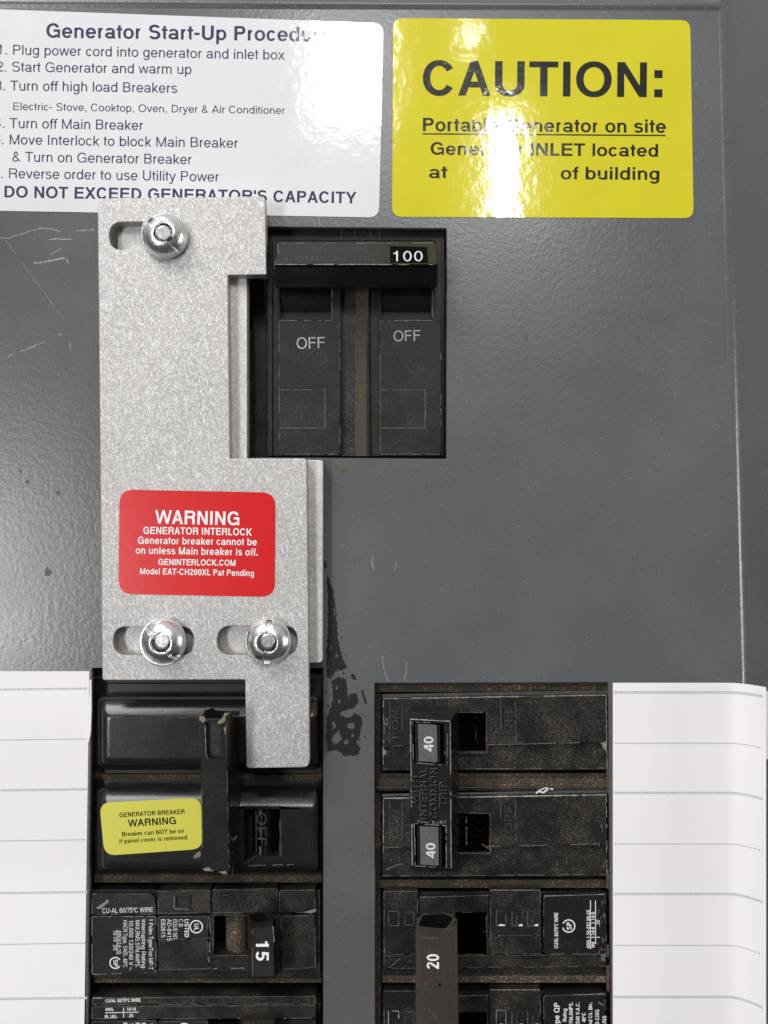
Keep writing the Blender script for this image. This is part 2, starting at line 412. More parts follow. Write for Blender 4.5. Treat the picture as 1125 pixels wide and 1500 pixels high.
        for a, b in ((x0, mx+wv/2), (mx-wv/2, x1)): V(b-wv, 0, XH-170); ring((a+b)/2, XH-170, (b-a)/2, 170+ov, 0, 165)
    elif ch in 'ij':
        V(m-wv/2, 0 if ch == 'i' else DS, XH); V(m-wv/2, CAP-wh-20, CAP)
    elif ch == 'k': V(62, 0, CAP); Dg(62+wv, 170, A-85, XH); Dg(A-62, 0, A*.42, 290)
    elif ch == 'l': V(m-wv/2, 0, CAP)
    elif ch == 'o': O(34, A-34, XH+ov)
    elif ch == 'r': V(68, 0, XH); ring(68+215, XH-215, 215, 222, 88, 172)
    elif ch == 't': x = A*.28; V(x, 110, XH+145); H(XH-wh, 12, A-18); ring(x+150, 125, 150, 133, 180, 262)
    elif ch == 'u':
        x0, x1 = 64, A-64; V(x1-wv, 0, XH); V(x0, 190, XH); ring((x0+x1)/2, 190, (x1-x0)/2, 190+ov, 195, 360)
    elif ch == 'y': Dg(m+6, 0, wv*.55+8, XH); Dg(m*.72, DS, A-wv*.55-8, XH); H(DS, 30, m*.72)
    elif ch == '0': O(36, A-36, CAP-5)
    elif ch == '1':
        x = A*.56; V(x-wv/2, 0, CAP-8); H(CAP-215, 110, x-wv/2); Dg(x-wv*.2-60, CAP-180, x-20, CAP-8, wv*.6)
    elif ch == '2':
        ring(m, CAP-215, m-40, 215, 0, 165); Dg(60+wv*.5, wh*.7, A-48-wv*.55, CAP-240); H(0, 36, A-40)
    elif ch == '3':
        ring(m-10, CAP-190, m-50, 190, 150, -90); ring(m-10, 205, m-36, 217, 90, -155)
    elif ch == '4': V(A*.62, 0, CAP-8); H(160, 26, A-30); Dg(26+wv*.55, 210, A*.62+wv*.35, CAP-8, wv*.85)
    elif ch == '5':
        H(CAP-wh-8, 105, A-60); Q((80, 320), (80+wv*.95, 320), (110+wv, CAP-10), (110, CAP-10)); ring(m-8, 225, m-36, 237, 135, -155)
    elif ch == '6': O(38, A-36, 450); ring(m, CAP/2, m-38, CAP/2+ov-4, 42, 200)
    elif ch == '7': H(CAP-wh-8, 40, A-40); Dg(A*.38, 0, A-40-wv*.5, CAP-wh)
    elif ch == '8': O(56, A-56, CAP, CAP*.5-wh/2+20); O(36, A-36, CAP*.5+wh/2+20)
    elif ch == '9': O(38, A-36, CAP, 258); ring(m, CAP/2, m-38, CAP/2+ov-4, 20, -138)
    elif ch == '.': V(m-wv*.55, 0, wv*1.05, wv*1.1)
    elif ch == ',': V(m-wv*.55, 0, wv*1.05, wv*1.1); Dg(m-wv*.3, -130, m+wv*.2, 0, wv*.5)
    elif ch == ':': V(m-wv*.55, 0, wv*1.1, wv*1.1); V(m-wv*.55, 395, 395+wv*1.1, wv*1.1)
    elif ch == '-': H(235, 42, A-42)
    elif ch == '/': Dg(20, -15, A-20, CAP+10, wv*.8)
    elif ch == '|': V(m-wv/3, -30, CAP+30, wv*.66)
    elif ch == "'": V(m-wv*.45, 470, CAP, wv*.9)
    elif ch == '\u00b0': ring(m, CAP-150, 140, 140, 0, 360, wv*.7, wv*.7)
    elif ch == '~': ring(A*.27, 240, A*.24, 130, 0, 180); ring(A*.73, 240, A*.24, 130, 180, 360)
    elif ch == '&':
        ring(m-35, CAP-165, 150, 172, -60, 260, wv*.9); ring(m-60, 185, 215, 197, 70, 330, wv*.95)
        Dg(A-60, 0, A*.28, 500, wv*.9); ring(m-60, 185, 240, 197, -35, 12, wv*.8)
    return P, A
def text(mb, s, x0, y0, x1, y1, cap, mat, h, bold=False, seg=5, space=1.0):
    """set s on the baseline (x0,y0)-(x1,y1), px; fitted to that length; letters rise to the left of the direction"""
    tot = 0; items = []
    for ch in s:
        P, A = glyph(ch, bold, seg); items.append((P, tot)); tot += A*space
    L = math.hypot(x1-x0, y1-y0); dx, dy = (x1-x0)/L, (y1-y0)/L; ux, uy = dy, -dx
    kx = L/(tot-110*space if tot > 400 else tot); kx0 = 55*kx; ky = cap/CAP; n = 0
    for P, off in items:
        for poly in P:
            n += 1
            e = (n % 6)*.0022
            pts = []
            for a, b in poly:
                u = (a+off)*kx-kx0; v = b*ky; pts.append((x0+dx*u+ux*v, y0+dy*u+uy*v))
            mb.face(mb.add([W(x, y, hv(h, x, y)+e) for x, y in pts]), mat)
def ringmark(mb, cx, cy, r, w, mat, h, a0=0, a1=360, n=28):
    for k in range(n):
        a, b = R(a0+(a1-a0)*k/n), R(a0+(a1-a0)*(k+1)/n)
        mb.face(mb.add([W(cx+q*math.cos(t), cy+q*math.sin(t), h) for q, t in ((r, a), (r, b), (r-w, b), (r-w, a))]), mat)

# ================================================================ the setting: the panel cover and the box behind it
win_main = rounded([(350, 331), (655, 334), (655, 673), (350, 671)], 3)
win_left = rounded([(134, 978), (474, 978), (474.5, 1575), (126, 1575)], 2)
win_right = rounded([(548, 1000), (892, 999), (898, 1575), (549, 1575)], 2)
def edge_x(y): return 1052+y*.0262
mb = MB()
face = [(-120, 12), (edge_x(12), 16), (edge_x(1600), 1600), (-120, 1600)]
mb.prism(face, 0, 0.001, 'steel')
mb.f.clear(); mb.v.clear(); mb.m.clear(); mb.sm.clear()
loops = [face, win_main, win_left, win_right]
mb.sheet(face, 0, 'steel', [win_main, win_left, win_right])
for l in loops[1:]:                                                     # rolled edges of the punched windows
    a = mb.add([W(x, y, 0) for x, y in l]); q = inset(l, 1.2); b = mb.add([W(x, y, -.35, 0) for x, y in q]); c = mb.add([W(x, y, -1.6, 0) for x, y in q])
    for r0, r1 in ((a, b), (b, c)):
        for k in range(len(l)): mb.face([r0[k], r0[(k+1) % len(l)], r1[(k+1) % len(l)], r1[k]], 'steel')
prof = [(0, 0), (2, .03), (4, .03), (7, -.03), (10, -.20), (13, -.48), (16, -.86), (19, -1.30), (22, -1.80), (26, -2.50), (60, -8.5), (130, -20.8)]
prof_top = [(0, 0), (3, .16), (6, .36), (9, .46), (12, .40), (15, .16), (18, -.25), (21, -.75), (26, -1.5), (34, -2.6), (44, -3.6), (60, -4.4), (260, -5.5)]
rows = []
for y in (-150, 16, 300, 600, 900, 1200, 1600): rows.append([W(edge_x(y)+dx, y, h, 0) for dx, h in prof])
ids = [mb.add(r) for r in rows]
for a, b in zip(ids, ids[1:]):
    for k in range(len(a)-1): mb.face([a[k], a[k+1], b[k+1], b[k]], 'steel', True)
ids = [mb.add([W(x, yy-dy*.9, h, 0) for dy, h in prof_top]) for x, yy in ((-120, 12), (300, 13.2), (700, 14.7), (edge_x(12)+1, 16))]
for a, b in zip(ids, ids[1:]):
    for k in range(len(a)-1): mb.face([a[k], a[k+1], b[k+1], b[k]], 'steel', True)
# torn dark residue, scratches and stains on the paint
def z8(p): return [(430+x/3.333, 680+y/3.333) for x, y in p]
def rag(p, j=.7, step=3.0):
    out = []
    for i in range(len(p)):
        (x0, y0), (x1, y1) = p[i], p[(i+1) % len(p)]; n = max(1, int(math.hypot(x1-x0, y1-y0)/step))
        out += [(x0+(x1-x0)*k/n+random.uniform(-j, j), y0+(y1-y0)*k/n+random.uniform(-j, j)) for k in range(n)]
    return out
wedge = z8([(162, 550), (172, 556), (190, 600), (205, 690), (218, 850), (232, 920), (247, 965), (262, 995), (235, 1008), (215, 1005), (190, 1030), (175, 1046), (163, 1035), (158, 950), (168, 800), (170, 650)])
blob = z8([(185, 1060), (215, 1040), (258, 1052), (262, 1110), (268, 1145), (280, 1122), (310, 1118), (318, 1160), (292, 1195), (245, 1203), (225, 1217), (250, 1235), (290, 1232), (298, 1213), (330, 1235), (335, 1268), (322, 1335), (305, 1360), (328, 1385), (318, 1420), (250, 1425), (212, 1395), (165, 1402), (158, 1340), (163, 1240), (180, 1190), (192, 1140)])
rr_ = random.Random(5)
def torn(p, j=1.1, step=2.2): return rag(p, j, step)
mb.sheet(torn(wedge), .03, 'residue', [torn(z8(q), .5, 1.5) for q in ([(196, 700), (201, 702), (203, 745), (199, 740)], [(178, 880), (186, 884), (184, 912), (178, 905)], [(206, 925), (218, 930), (214, 945), (205, 942)])])
mb.sheet(torn(blob), .03, 'residue', [torn(z8(q), .7, 1.8) for q in ([(265, 1262), (298, 1265), (296, 1292), (262, 1290)], [(195, 1325), (222, 1300), (236, 1345), (200, 1368), (186, 1350)], [(205, 1085), (216, 1082), (218, 1098), (208, 1100)], [(186, 1262), (198, 1256), (206, 1282), (194, 1296)], [(246, 1352), (262, 1345), (268, 1362), (252, 1372)], [(216, 1150), (232, 1146), (230, 1166), (220, 1168)], [(282, 1318), (292, 1316), (292, 1334), (284, 1334)])])
for k in range(34):
    cx, cy = rr_.choice(((rr_.uniform(160, 250), rr_.uniform(1008, 1050)), (rr_.uniform(232, 300), rr_.uniform(1040, 1240)), (rr_.uniform(155, 190), rr_.uniform(1060, 1240)), (rr_.uniform(300, 350), rr_.uniform(1170, 1400)), (rr_.uniform(205, 262), rr_.uniform(700, 1010))))
    n = rr_.randint(5, 8); q = rr_.uniform(1.5, 6)
    mb.sheet(z8([(cx+q*rr_.uniform(.4, 1.2)*math.cos(6.28*t/n), cy+q*rr_.uniform(.5, 1.7)*math.sin(6.28*t/n)) for t in range(n)]), .031, 'residue')
for p in (wedge[3:10], blob[3:9], blob[12:20], blob[20:26], blob[26:]): mb.line([(x-.6, y) for x, y in p], .034, .9, 'emb', .45, .8)
mb.line(z8([(165, 1046), (200, 1040), (240, 1030)]), .035, .7, 'rust', .2, .6)
for p in ([(278, 1030), (292, 1022), (312, 1055), (285, 1048)], [(328, 1100), (340, 1105), (362, 1175), (345, 1165)], [(148, 460), (160, 485), (165, 510), (150, 500)]):
    mb.sheet(rag(z8(p), .5, 2), .03, 'residue')
for p, w in (([(0, 348), (12, 349), (40, 340), (62, 334), (78, 336), (90, 340), (143, 336)], 1.3), ([(45, 387), (95, 378)], 2.2), ([(72, 351), (86, 350), (106, 351)], 1.6), ([(74, 374), (92, 362)], 1.5),
             ([(10, 523), (38, 512), (60, 503), (80, 492), (100, 487)], 1.5), ([(97, 379), (100, 386)], 1.6), ([(102, 500), (103, 512)], 1.2),
             ([(545, 812), (545, 824), (548, 834)], 1.1), ([(580, 822), (579, 834)], .9), ([(560, 960), (562, 980), (569, 998)], 1.1), ([(596, 970), (595, 985), (592, 998)], 1.0), ([(8, 352), (95, 470)], .4), ([(673, 432), (677, 442)], .8)):
    mb.line(p, .03, w, 'scratch_glint', .18, .5)
for cx, cy, r in ((770, 495, 4.5), (935, 497, 4.5), (505, 690, 7), (492, 684, 4), (40, 705, 4), (85, 722, 4), (70, 838, 7), (30, 690, 3), (115, 650, 1.6), (126, 734, 1.6), (1115, 616, 3), (1108, 770, 2), (516, 682, 3), (545, 684, 4), (520, 820, 2)):
    mb.sheet([(cx+r*random.uniform(.5, 1.1)*math.cos(a), cy+r*random.uniform(.6, 1.3)*math.sin(a)) for a in [k*.55 for k in range(11)]], .028, 'stain')
panel = mb.build('panel_cover', origin=(0, 0, 0)); tag(panel, 'grey painted steel panel cover with punched breaker windows', None, kind='structure')

mb = MB()
for l, h in ((rect(300, 290, 700, 720), -16), (rect(80, 930, 520, 1620), -16), (rect(510, 960, 940, 1620), -16)):
    mb.sheet(l, h, 'filth')
back = mb.build('panel_interior', origin=(0, 0, 0)); tag(back, 'dark dusty inside of the panel behind the breakers', None, kind='structure')

# ================================================================ stickers on the panel
mb = MB()
mb.prism(rounded([(-70, 11), (562, 34), (555, 318.5), (-70, 307.5)], [0, 15, 15, 0]), 0.003, .14, 'white')
H0 = .17
text(mb, 'Generator Start-Up Procedure', 68, 55, 484, 61, 21, 'ink', H0, True, 7)
text(mb, '1. Plug power cord into generator and inlet box', -4, 79.5, 416, 87.5, 14.5, 'ink', H0)
text(mb, '2. Start Generator and warm up', -5, 104.5, 280, 108.5, 14.5, 'ink', H0)
text(mb, '3. Turn off high load Breakers', -7, 132, 259, 136, 14.5, 'ink', H0)
text(mb, 'Electric- Stove, Cooktop, Oven, Dryer & Air Conditioner', 19, 161, 417, 167, 11, 'ink', H0)
text(mb, '4. Turn off Main Breaker', -8, 187, 209, 190.5, 14.5, 'ink', H0)
text(mb, '5. Move Interlock to block Main Breaker', -9, 211, 348, 216.5, 14.5, 'ink', H0)
text(mb, '& Turn on Generator Breaker', 18, 236.5, 280, 240.5, 14.5, 'ink', H0)
text(mb, '6. Reverse order to use Utility Power', -10, 260.5, 320, 266, 14.5, 'ink', H0)
text(mb, "DO NOT EXCEED GENERATOR'S CAPACITY", 6, 289, 521, 298, 17, 'ink', H0, True, 6)
mb.line([(400, 140), (470, 330)], .15, .3, 'white')
o = mb.build('instruction_sticker'); tag(o, 'large white sticker listing the generator start-up steps in violet-black print', 'sticker')

mb = MB()
mb.prism(rounded([(576, 26.5), (1011, 29.5), (1016, 319.5), (574.5, 317.5)], 14), .003, .14, 'yellow')
text(mb, 'CAUTION:', 620, 139.5, 972, 142.5, 51, 'inkb', H0, True, 10)
text(mb, 'Portable Generator on site', 619, 192, 975, 194.5, 19.5, 'inkb', H0, True, 6)
mb.line([(619, 196), (975, 198.5)], .17, 2.0, 'inkb')
text(mb, 'Generator INLET located', 631, 226.5, 964, 229.5, 18.5, 'inkb', H0, True, 6)
text(mb, 'at', 629, 261, 654, 261.2, 18.5, 'inkb', H0, True, 6)
text(mb, 'of building', 822, 262.5, 966, 263.5, 18.5, 'inkb', H0, True, 6)
o = mb.build('caution_sticker'); tag(o, 'glossy yellow sticker headed CAUTION in big black letters', 'sticker')

# ================================================================ directory papers
def paper(name, x0, x1, ytop, lines, dots, curl, label, tl=0, edge=0):
    mb = MB()
    def hh(x): return .12+(6.0*max(0, (x-1066)/42)**2 if curl else 0)
    xs = [x0+(x1-x0)*k/40 for k in range(41)]
    rows = [mb.add([W(x+(edge*(y-ytop)/500 if x > x1-1 else 0), y, hh(x), 0) for x in xs]) for y in (ytop, 1100, 1250, 1400, 1600)]
    for a, b in zip(rows, rows[1:]):
        for k in range(40): mb.face([a[k], a[k+1], b[k+1], b[k]], 'paper', True)
    def strip(a, b, y, w, mat):
        n = 24; r0 = mb.add([W(a+(b-a)*k/n, y-w/2+tl*(a+(b-a)*k/n-x0), hh(a+(b-a)*k/n)+.03, 0) for k in range(n+1)])
        r1 = mb.add([W(a+(b-a)*k/n, y+w/2+tl*(a+(b-a)*k/n-x0), hh(a+(b-a)*k/n)+.03, 0) for k in range(n+1)])
        for k in range(n): mb.face([r0[k], r0[k+1], r1[k+1], r1[k]], mat, True)
    for y, w in lines: strip(x0+1, x1-3, y, w, 'pline')
    for y in dots:
        x = x0+3
        while x < x1-4:
            yy = y+tl*(x-x0)
            mb.face(mb.add([W(a, b, hh(a)+.04, 0) for a, b in ((x, yy-.75), (x+1.5, yy-.75), (x+1.5, yy+.75), (x, yy+.75))]), 'pdot'); x += 3.4
    o = mb.build(name); tag(o, label, 'paper', 'directory papers beside the breakers'); return o
paper('directory_paper', 897.5, 1108, 1000, ((1014, 4.2), (1161, 3.6), (1309, 3.6), (1460, 3.8)), (1088.5, 1236, 1384.5), True, 'white ruled paper right of the breakers, its outer edge curling up')
paper('directory_paper', -80, 131, 983, ((1011, 3.2), (1158.5, 3.4), (1309, 3.4), (1464, 3.6)), (1085, 1232.5, 1384), False, 'flat white ruled paper left of the breakers', -.013, -7)
mb = MB()
def flange_h(x, y): return -2.5-max(0, x-edge_x(y)-26)*.1768
for dh in (.1, .22):                                                    # lies on the sloping side of the cover
    mb.face(mb.add([W(x, y, flange_h(x, y)+dh, 0) for x, y in ((1118, 1020), (1150, 1023), (1150, 1127), (1118, 1117))]), 'paper')
for a, b in (((1118, 1020), (1150, 1023)), ((1150, 1023), (1150, 1127)), ((1150, 1127), (1118, 1117)), ((1118, 1117), (1118, 1020))):
    mb.face(mb.add([W(x, y, flange_h(x, y)+d, 0) for (x, y), d in ((a, .1), (b, .1), (b, .22), (a, .22))]), 'paper')
tag(mb.build('paper_scrap'), 'small white paper corner showing past the curled edge of the ruled paper', 'paper')
mb = MB()
mb.loft([(rag([(131.5, 996), (134.3, 996), (135, 1040), (134, 1075), (131, 1087), (129.5, 1087), (130, 1040)], .3, 8), .2), (rag([(131.8, 998), (133.5, 998), (134, 1040), (133, 1072), (130.5, 1084), (130, 1080), (130.4, 1040)], .1, 8), .5)], 'paper')
tag(mb.build('paper_strip'), 'thin torn strip of pale paper along the left window edge', 'paper')

# ================================================================ sliding interlock plate
root = thing('interlock_plate', 300, 700, .2, 'scratched two-layer aluminium interlock plate with three slots and a red sticker', 'interlock plate')
mb = MB()
up = rounded([(143, 290.5), (388, 287.5), (390.5, 402), (333.5, 403), (336.5, 671.5), (449, 671.5), (453.5, 1124), (361, 1125.5), (359, 995.5), (150, 996.5)], [5, 5, 2, 1, 1, 5, 10, 5, 1, 4])
def slot(x0, x1, y0, y1): return rounded(rect(x0, y0, x1, y1), (y1-y0)*.499, 8)
slots = [slot(160, 274, 325, 366.5), slot(166, 284, 918, 960), slot(318, 436, 917, 960)]
mb.prism(up, 4.05, 8, 'alu', 1.1, slots, side='cut', nb=2)
rs = random.Random(11)
for k in range(230):
    x, y = rs.choice(((rs.uniform(150, 328), rs.uniform(400, 705)), (rs.uniform(150, 380), rs.uniform(372, 400)), (rs.uniform(150, 440), rs.uniform(675, 712)), (rs.uniform(152, 440), rs.uniform(965, 992)), (rs.uniform(366, 445), rs.uniform(980, 1115)), (rs.uniform(410, 442), rs.uniform(720, 905)), (rs.uniform(280, 382), rs.uniform(295, 400))))
    a = rs.choice((.9, 1.05, 2.3, 2.0, .3)) + rs.gauss(0, .25); L = rs.expovariate(1/9)+3; L = min(L, 34)
    x1, y1 = x+L*math.cos(a), y+L*math.sin(a)
    if not ((150 < x1 < 328 and 375 < y1 < 712) or (362 < x1 < 446 and 900 < y1 < 1118) or (150 < x1 < 384 and 372 < y1 < 398)): continue
    mb.line([(x, y), ((x+x1)/2+rs.uniform(-.6, .6), (y+y1)/2+rs.uniform(-.6, .6)), (x1, y1)], 8.015, rs.uniform(.3, .75), rs.choice(('shine', 'shine', 'shine', 'dullline')))
mb.line([(195, 420), (230, 480), (250, 505), (262, 510)], 8.02, 1.0, 'shine', .2, .6)
mb.line([(262, 505), (300, 478)], 8.02, .7, 'shine', .3, .6); mb.line([(195, 625), (250, 690)], 8.02, .7, 'shine', .4, .6)
mb.build('upper_plate', root)
mb = MB()
mb.prism(rounded([(172, 305), (362, 305), (362, 672), (473, 674), (472.5, 971), (172, 971)], [3, 3, 1, 3, 6, 3]), .2, 4, 'alu2', 1.0, side='cut')
mb.build('lower_plate', root)
mb = MB()
mb.prism(rounded([(175, 717), (403.5, 721.5), (402.5, 874.5), (173.5, 870)], 21, 6), 8.003, 8.1, 'red')
hh = 8.13
text(mb, 'WARNING', 228.5, 767, 350.5, 769.5, 20, 'inkw', hh, True, 6)
text(mb, 'GENERATOR INTERLOCK', 210, 782, 368, 784.5, 10.5, 'inkw', hh, True)
text(mb, 'Generator breaker cannot be', 202, 796.5, 376, 799, 10.5, 'inkw', hh, True)
text(mb, 'on unless Main breaker is off.', 199, 811, 378, 814, 10.5, 'inkw', hh, True)
text(mb, 'GENINTERLOCK.COM', 232, 827.5, 345, 829, 9, 'inkw', hh, True)
text(mb, 'Model EAT-CH200XL Pat Pending', 205, 841, 372, 844, 9, 'inkw', hh, True)
st = mb.build('warning_sticker', root); st['label'] = 'red sticker with white WARNING print'

# dome bolts
def bolt(x, y, ang, label):
    h0 = 8.05
    root = thing('dome_bolt', x, y, h0, label, 'bolt', 'bolts holding the interlock plate')
    mb = MB()
    mb.loft([(circle(x, y, 34.6, 48), h0), (circle(x, y, 34.6, 48), h0+.7), (circle(x, y, 34, 48), h0+1.0), (circle(x, y, 20, 48), h0+1.02)], 'zinc', False)
    mb.build('washer', root)
    prof = [(33.2, .95), (33.6, 1.35), (33.2, 1.8), (31.8, 2.5), (29.3, 3.3), (26, 3.95), (22.5, 4.4), (19, 4.68), (16.2, 4.82), (14.6, 4.80), (13.9, 4.65), (13.3, 4.3), (12.6, 3.6)]
    fine = []
    for a, b in zip(prof, prof[1:]):
        n = 4
        for k in range(n): fine.append((a[0]+(b[0]-a[0])*k/n, a[1]+(b[1]-a[1])*k/n))
    fine.append(prof[-1]); NS = 288; ca, sa = math.cos(R(ang)), math.sin(R(ang))
    mb = MB(); ids = []
    for r, z in fine:
        row = []
        for k in range(NS):
            t = 2*math.pi*k/NS; px, py = r*math.cos(t), r*math.sin(t)
            d = abs(-px*sa+py*ca); w = 4.2
            zz = z-(1.3*min(1, max(0, (w+.5-d)/.5)) if r > 12.9 and z > 2.2 else 0)
            zz = max(zz, 1.3) if z > 2.2 else zz
            row.append(W(x+px, y+py, h0+zz, h0+3))
        ids.append(mb.add(row))
    for a, b in zip(ids, ids[1:]):
        for k in range(NS): mb.face([a[k], a[(k+1) % NS], b[(k+1) % NS], b[k]], 'zinc', True)
    mb.build('dome_nut', root)
    mb = MB(); sx, sy = x+(CX-x)*-.002, y-1
    mb.loft([(circle(sx, sy, 11.6, 32), h0+1.2), (circle(sx, sy, 11.6, 32), h0+4.7), (circle(sx, sy, 10.6, 32), h0+5.2), (circle(sx, sy, 9.2, 32), h0+5.35)], 'zinc', True)
    for f_ in (8.2, 5.2): ringmark(mb, sx, sy, f_, .8, 'cut', h0+5.37)
    mb.build('stud', root)
bolt(240, 342.5, 45, 'zinc dome bolt in the top slot of the interlock plate')
bolt(238, 940.5, 48, 'zinc dome bolt in the left of the two bottom slots, its notch cut diagonally')
bolt(392.5, 940.5, 95, 'zinc dome bolt in the right of the two bottom slots, its notch cut upright')

# ================================================================ main breaker
root = thing('main_breaker', 520, 520, -15, 'black two-pole main breaker marked 100, both poles OFF', 'circuit breaker')
mb = MB()
mb.sheet(rect(372, 330, 660, 690), -11, 'dusty')
mb.prism(rect(380, 336, 651, 353), -11, -3.5, 'satin', .6)
mb.prism(rect(393, 349, 651, 668), -11, -3.4, 'satin', .8, side='ridge')       # base tray
for x in (500, 520, 543, 556): mb.line([(x, 336), (x, 353)], -3.42, 1.0, 'scuff_glint2')
mb.prism(rect(500.5, 354, 519, 668), -3.5, -3.35, 'dusty')
mb.prism(rect(392.5, 352, 399, 668), -3.5, -2.7, 'satin', .8, side='ridge')
mb.line([(392, 420), (393, 668)], -2.6, 1.0, 'ridge', .3, .4); mb.line([(409, 425), (409, 660)], -2.2, .9, 'scuff_glint2', .2, .2)
mb.build('case', root)
mb = MB(); mb.grid([[(x0, 356, h), (x0+1.5, 668, h)] for x0, h in ((519.5, -3.4), (520, -2.2), (524, -1.9), (535, -1.7), (540, -2.4), (542, -3.4))], 'ridge', False)
mb.line([(520.3, 380), (521, 668)], -1.8, 1.0, 'scuff_glint2', .3, .2)
mb.build('divider', root)
def pole(x0, x1, rx0, rx1, ty, tx0, tx1, sx0, sx1, cap, mat):
    mb = MB()
    mb.prism(rounded([(x0, 353), (x1, 353), (x1+1, 664), (x1-2, 668), (x0+2, 668), (x0, 664)], .5), -3.4, -1.6, 'satin', 1.0, [rect(rx0, 380, rx1, 468)])
    f = rounded([(x0+1.5, 469.5), (rx1+3, 469.5), (rx1+3.5, 469.6), (x1-1, 469.8), (x1-.5, 660), (x1-3, 666), (x0+4, 666), (x0+1.5, 661)], .5)
    mb.prism(f, -1.62, -1.15, 'satin', .8)
    mb.outline(f, -1.1, .9, 'scuff_glint2', .45, .2, .4)
    mb.line([(rx0, 469.5), (rx1+1, 469.5), (rx1+1.5, 425)], -1.1, 1.3, 'wear', .3, .2)
    text(mb, 'OFF', tx0, ty, tx1, ty-1, cap, mat, -1.08, False, 6)
    mb.prism(rect(sx0, 571, sx1, 627), -1.16, -1.1, 'satin', .5)
    mb.line([(sx0, 571), (sx1, 571)], -1.02, .8, 'scuff_glint2', .1, .2); mb.line([(sx1, 571), (sx1, 627), (sx0, 627)], -1.0, 1.2, 'scuff_glint2', .04, .25)
    for k in range(26): 
        a, b = random.uniform(x0+4, x1-4), random.uniform(475, 660)
        mb.line([(a, b), (a+random.uniform(-2, 2), b+random.uniform(-1, 1.5))], -.99, random.uniform(.4, .9), 'scuff_glint2')
    mb.build('pole_face', root)
    mb = MB()
    rows = []
    for k in range(9):
        t = k/8; y = 376+t*96; rows.append([(rx0-1, y, -6.0+3.6*math.sin(math.pi*(.15+.75*(1-t)))), (rx1+1, y, -6.0+3.6*math.sin(math.pi*(.15+.75*(1-t))))])
    mb.grid(rows, 'gloss'); mb.build('toggle', root)
pole(407, 499, 410, 485, 511, 435, 476, 410, 476, 16.5, 'inkg')
pole(555, 647, 558, 632, 500, 577, 616, 559, 623, 15.5, 'inkg')
mb = MB()
prof = [(351, -1.4), (353, 4.2), (354.5, 5.0), (384.5, 12.3), (387, 12.9), (389.5, 12.6), (391.5, 11.8), (416, 7.2), (420.5, 6.4), (423, 5.2), (423.5, -1.4)]
rows = []
cy_, ch_ = 388, 5
for x0, x1_, sc_ in ((401.5, 0, .90), (402.5, 0, .97), (405.5, 0, 1), (637, 0, 1), (640.5, 0, .97), (642, 0, .90)):
    rows.append([(x0+(4 if (h < 6 and x0 < 500) else (-4 if h < 6 else 0)), cy_+(y-cy_)*sc_, ch_+(h-ch_)*sc_) for y, h in prof])
mb.grid(rows, 'gloss', False, True)
def slope(x, y): return 5.0+(y-354.5)*(7.3/30)+.05
mb.sheet([(409, 355.5), (634, 355.5), (637, 384.5), (406, 384.5)], slope, 'dbrown')
mb.line([(404, 387.3), (639, 387.3)], 13.02, 1.4, 'wear', .12, .15)  # highlight of the front ridge, painted as a pale line
def slope2(x, y): return slope(x, y)+.06
text(mb, 'INTERNAL', 456, 369, 540, 369, 9, 'dusty', slope2, True); text(mb, 'COMMON TRIP', 418, 383.5, 556, 383, 9, 'dusty', slope2, True)
mb.line([(407, 357), (408, 382)], slope2, 1.5, 'scuff_glint2', .4, .4); mb.line([(410, 356), (634, 356)], slope2, 1.2, 'scuff_glint2', .5, .3)
hd = mb.build('handle', root)
mb = MB()
mb.sheet([(571, 360.5), (626, 361.5), (627.5, 385), (572, 384.5)], slope2, 'void')
def slope3(x, y): return slope(x, y)+.12
text(mb, '100', 575, 382.5, 620, 382.5, 15, 'inkd', slope3, False, 7, 1.12)
mb.line([(626.5, 362), (628, 385)], slope3, 1.6, 'dbrown')
mb.build('rating_window', hd)

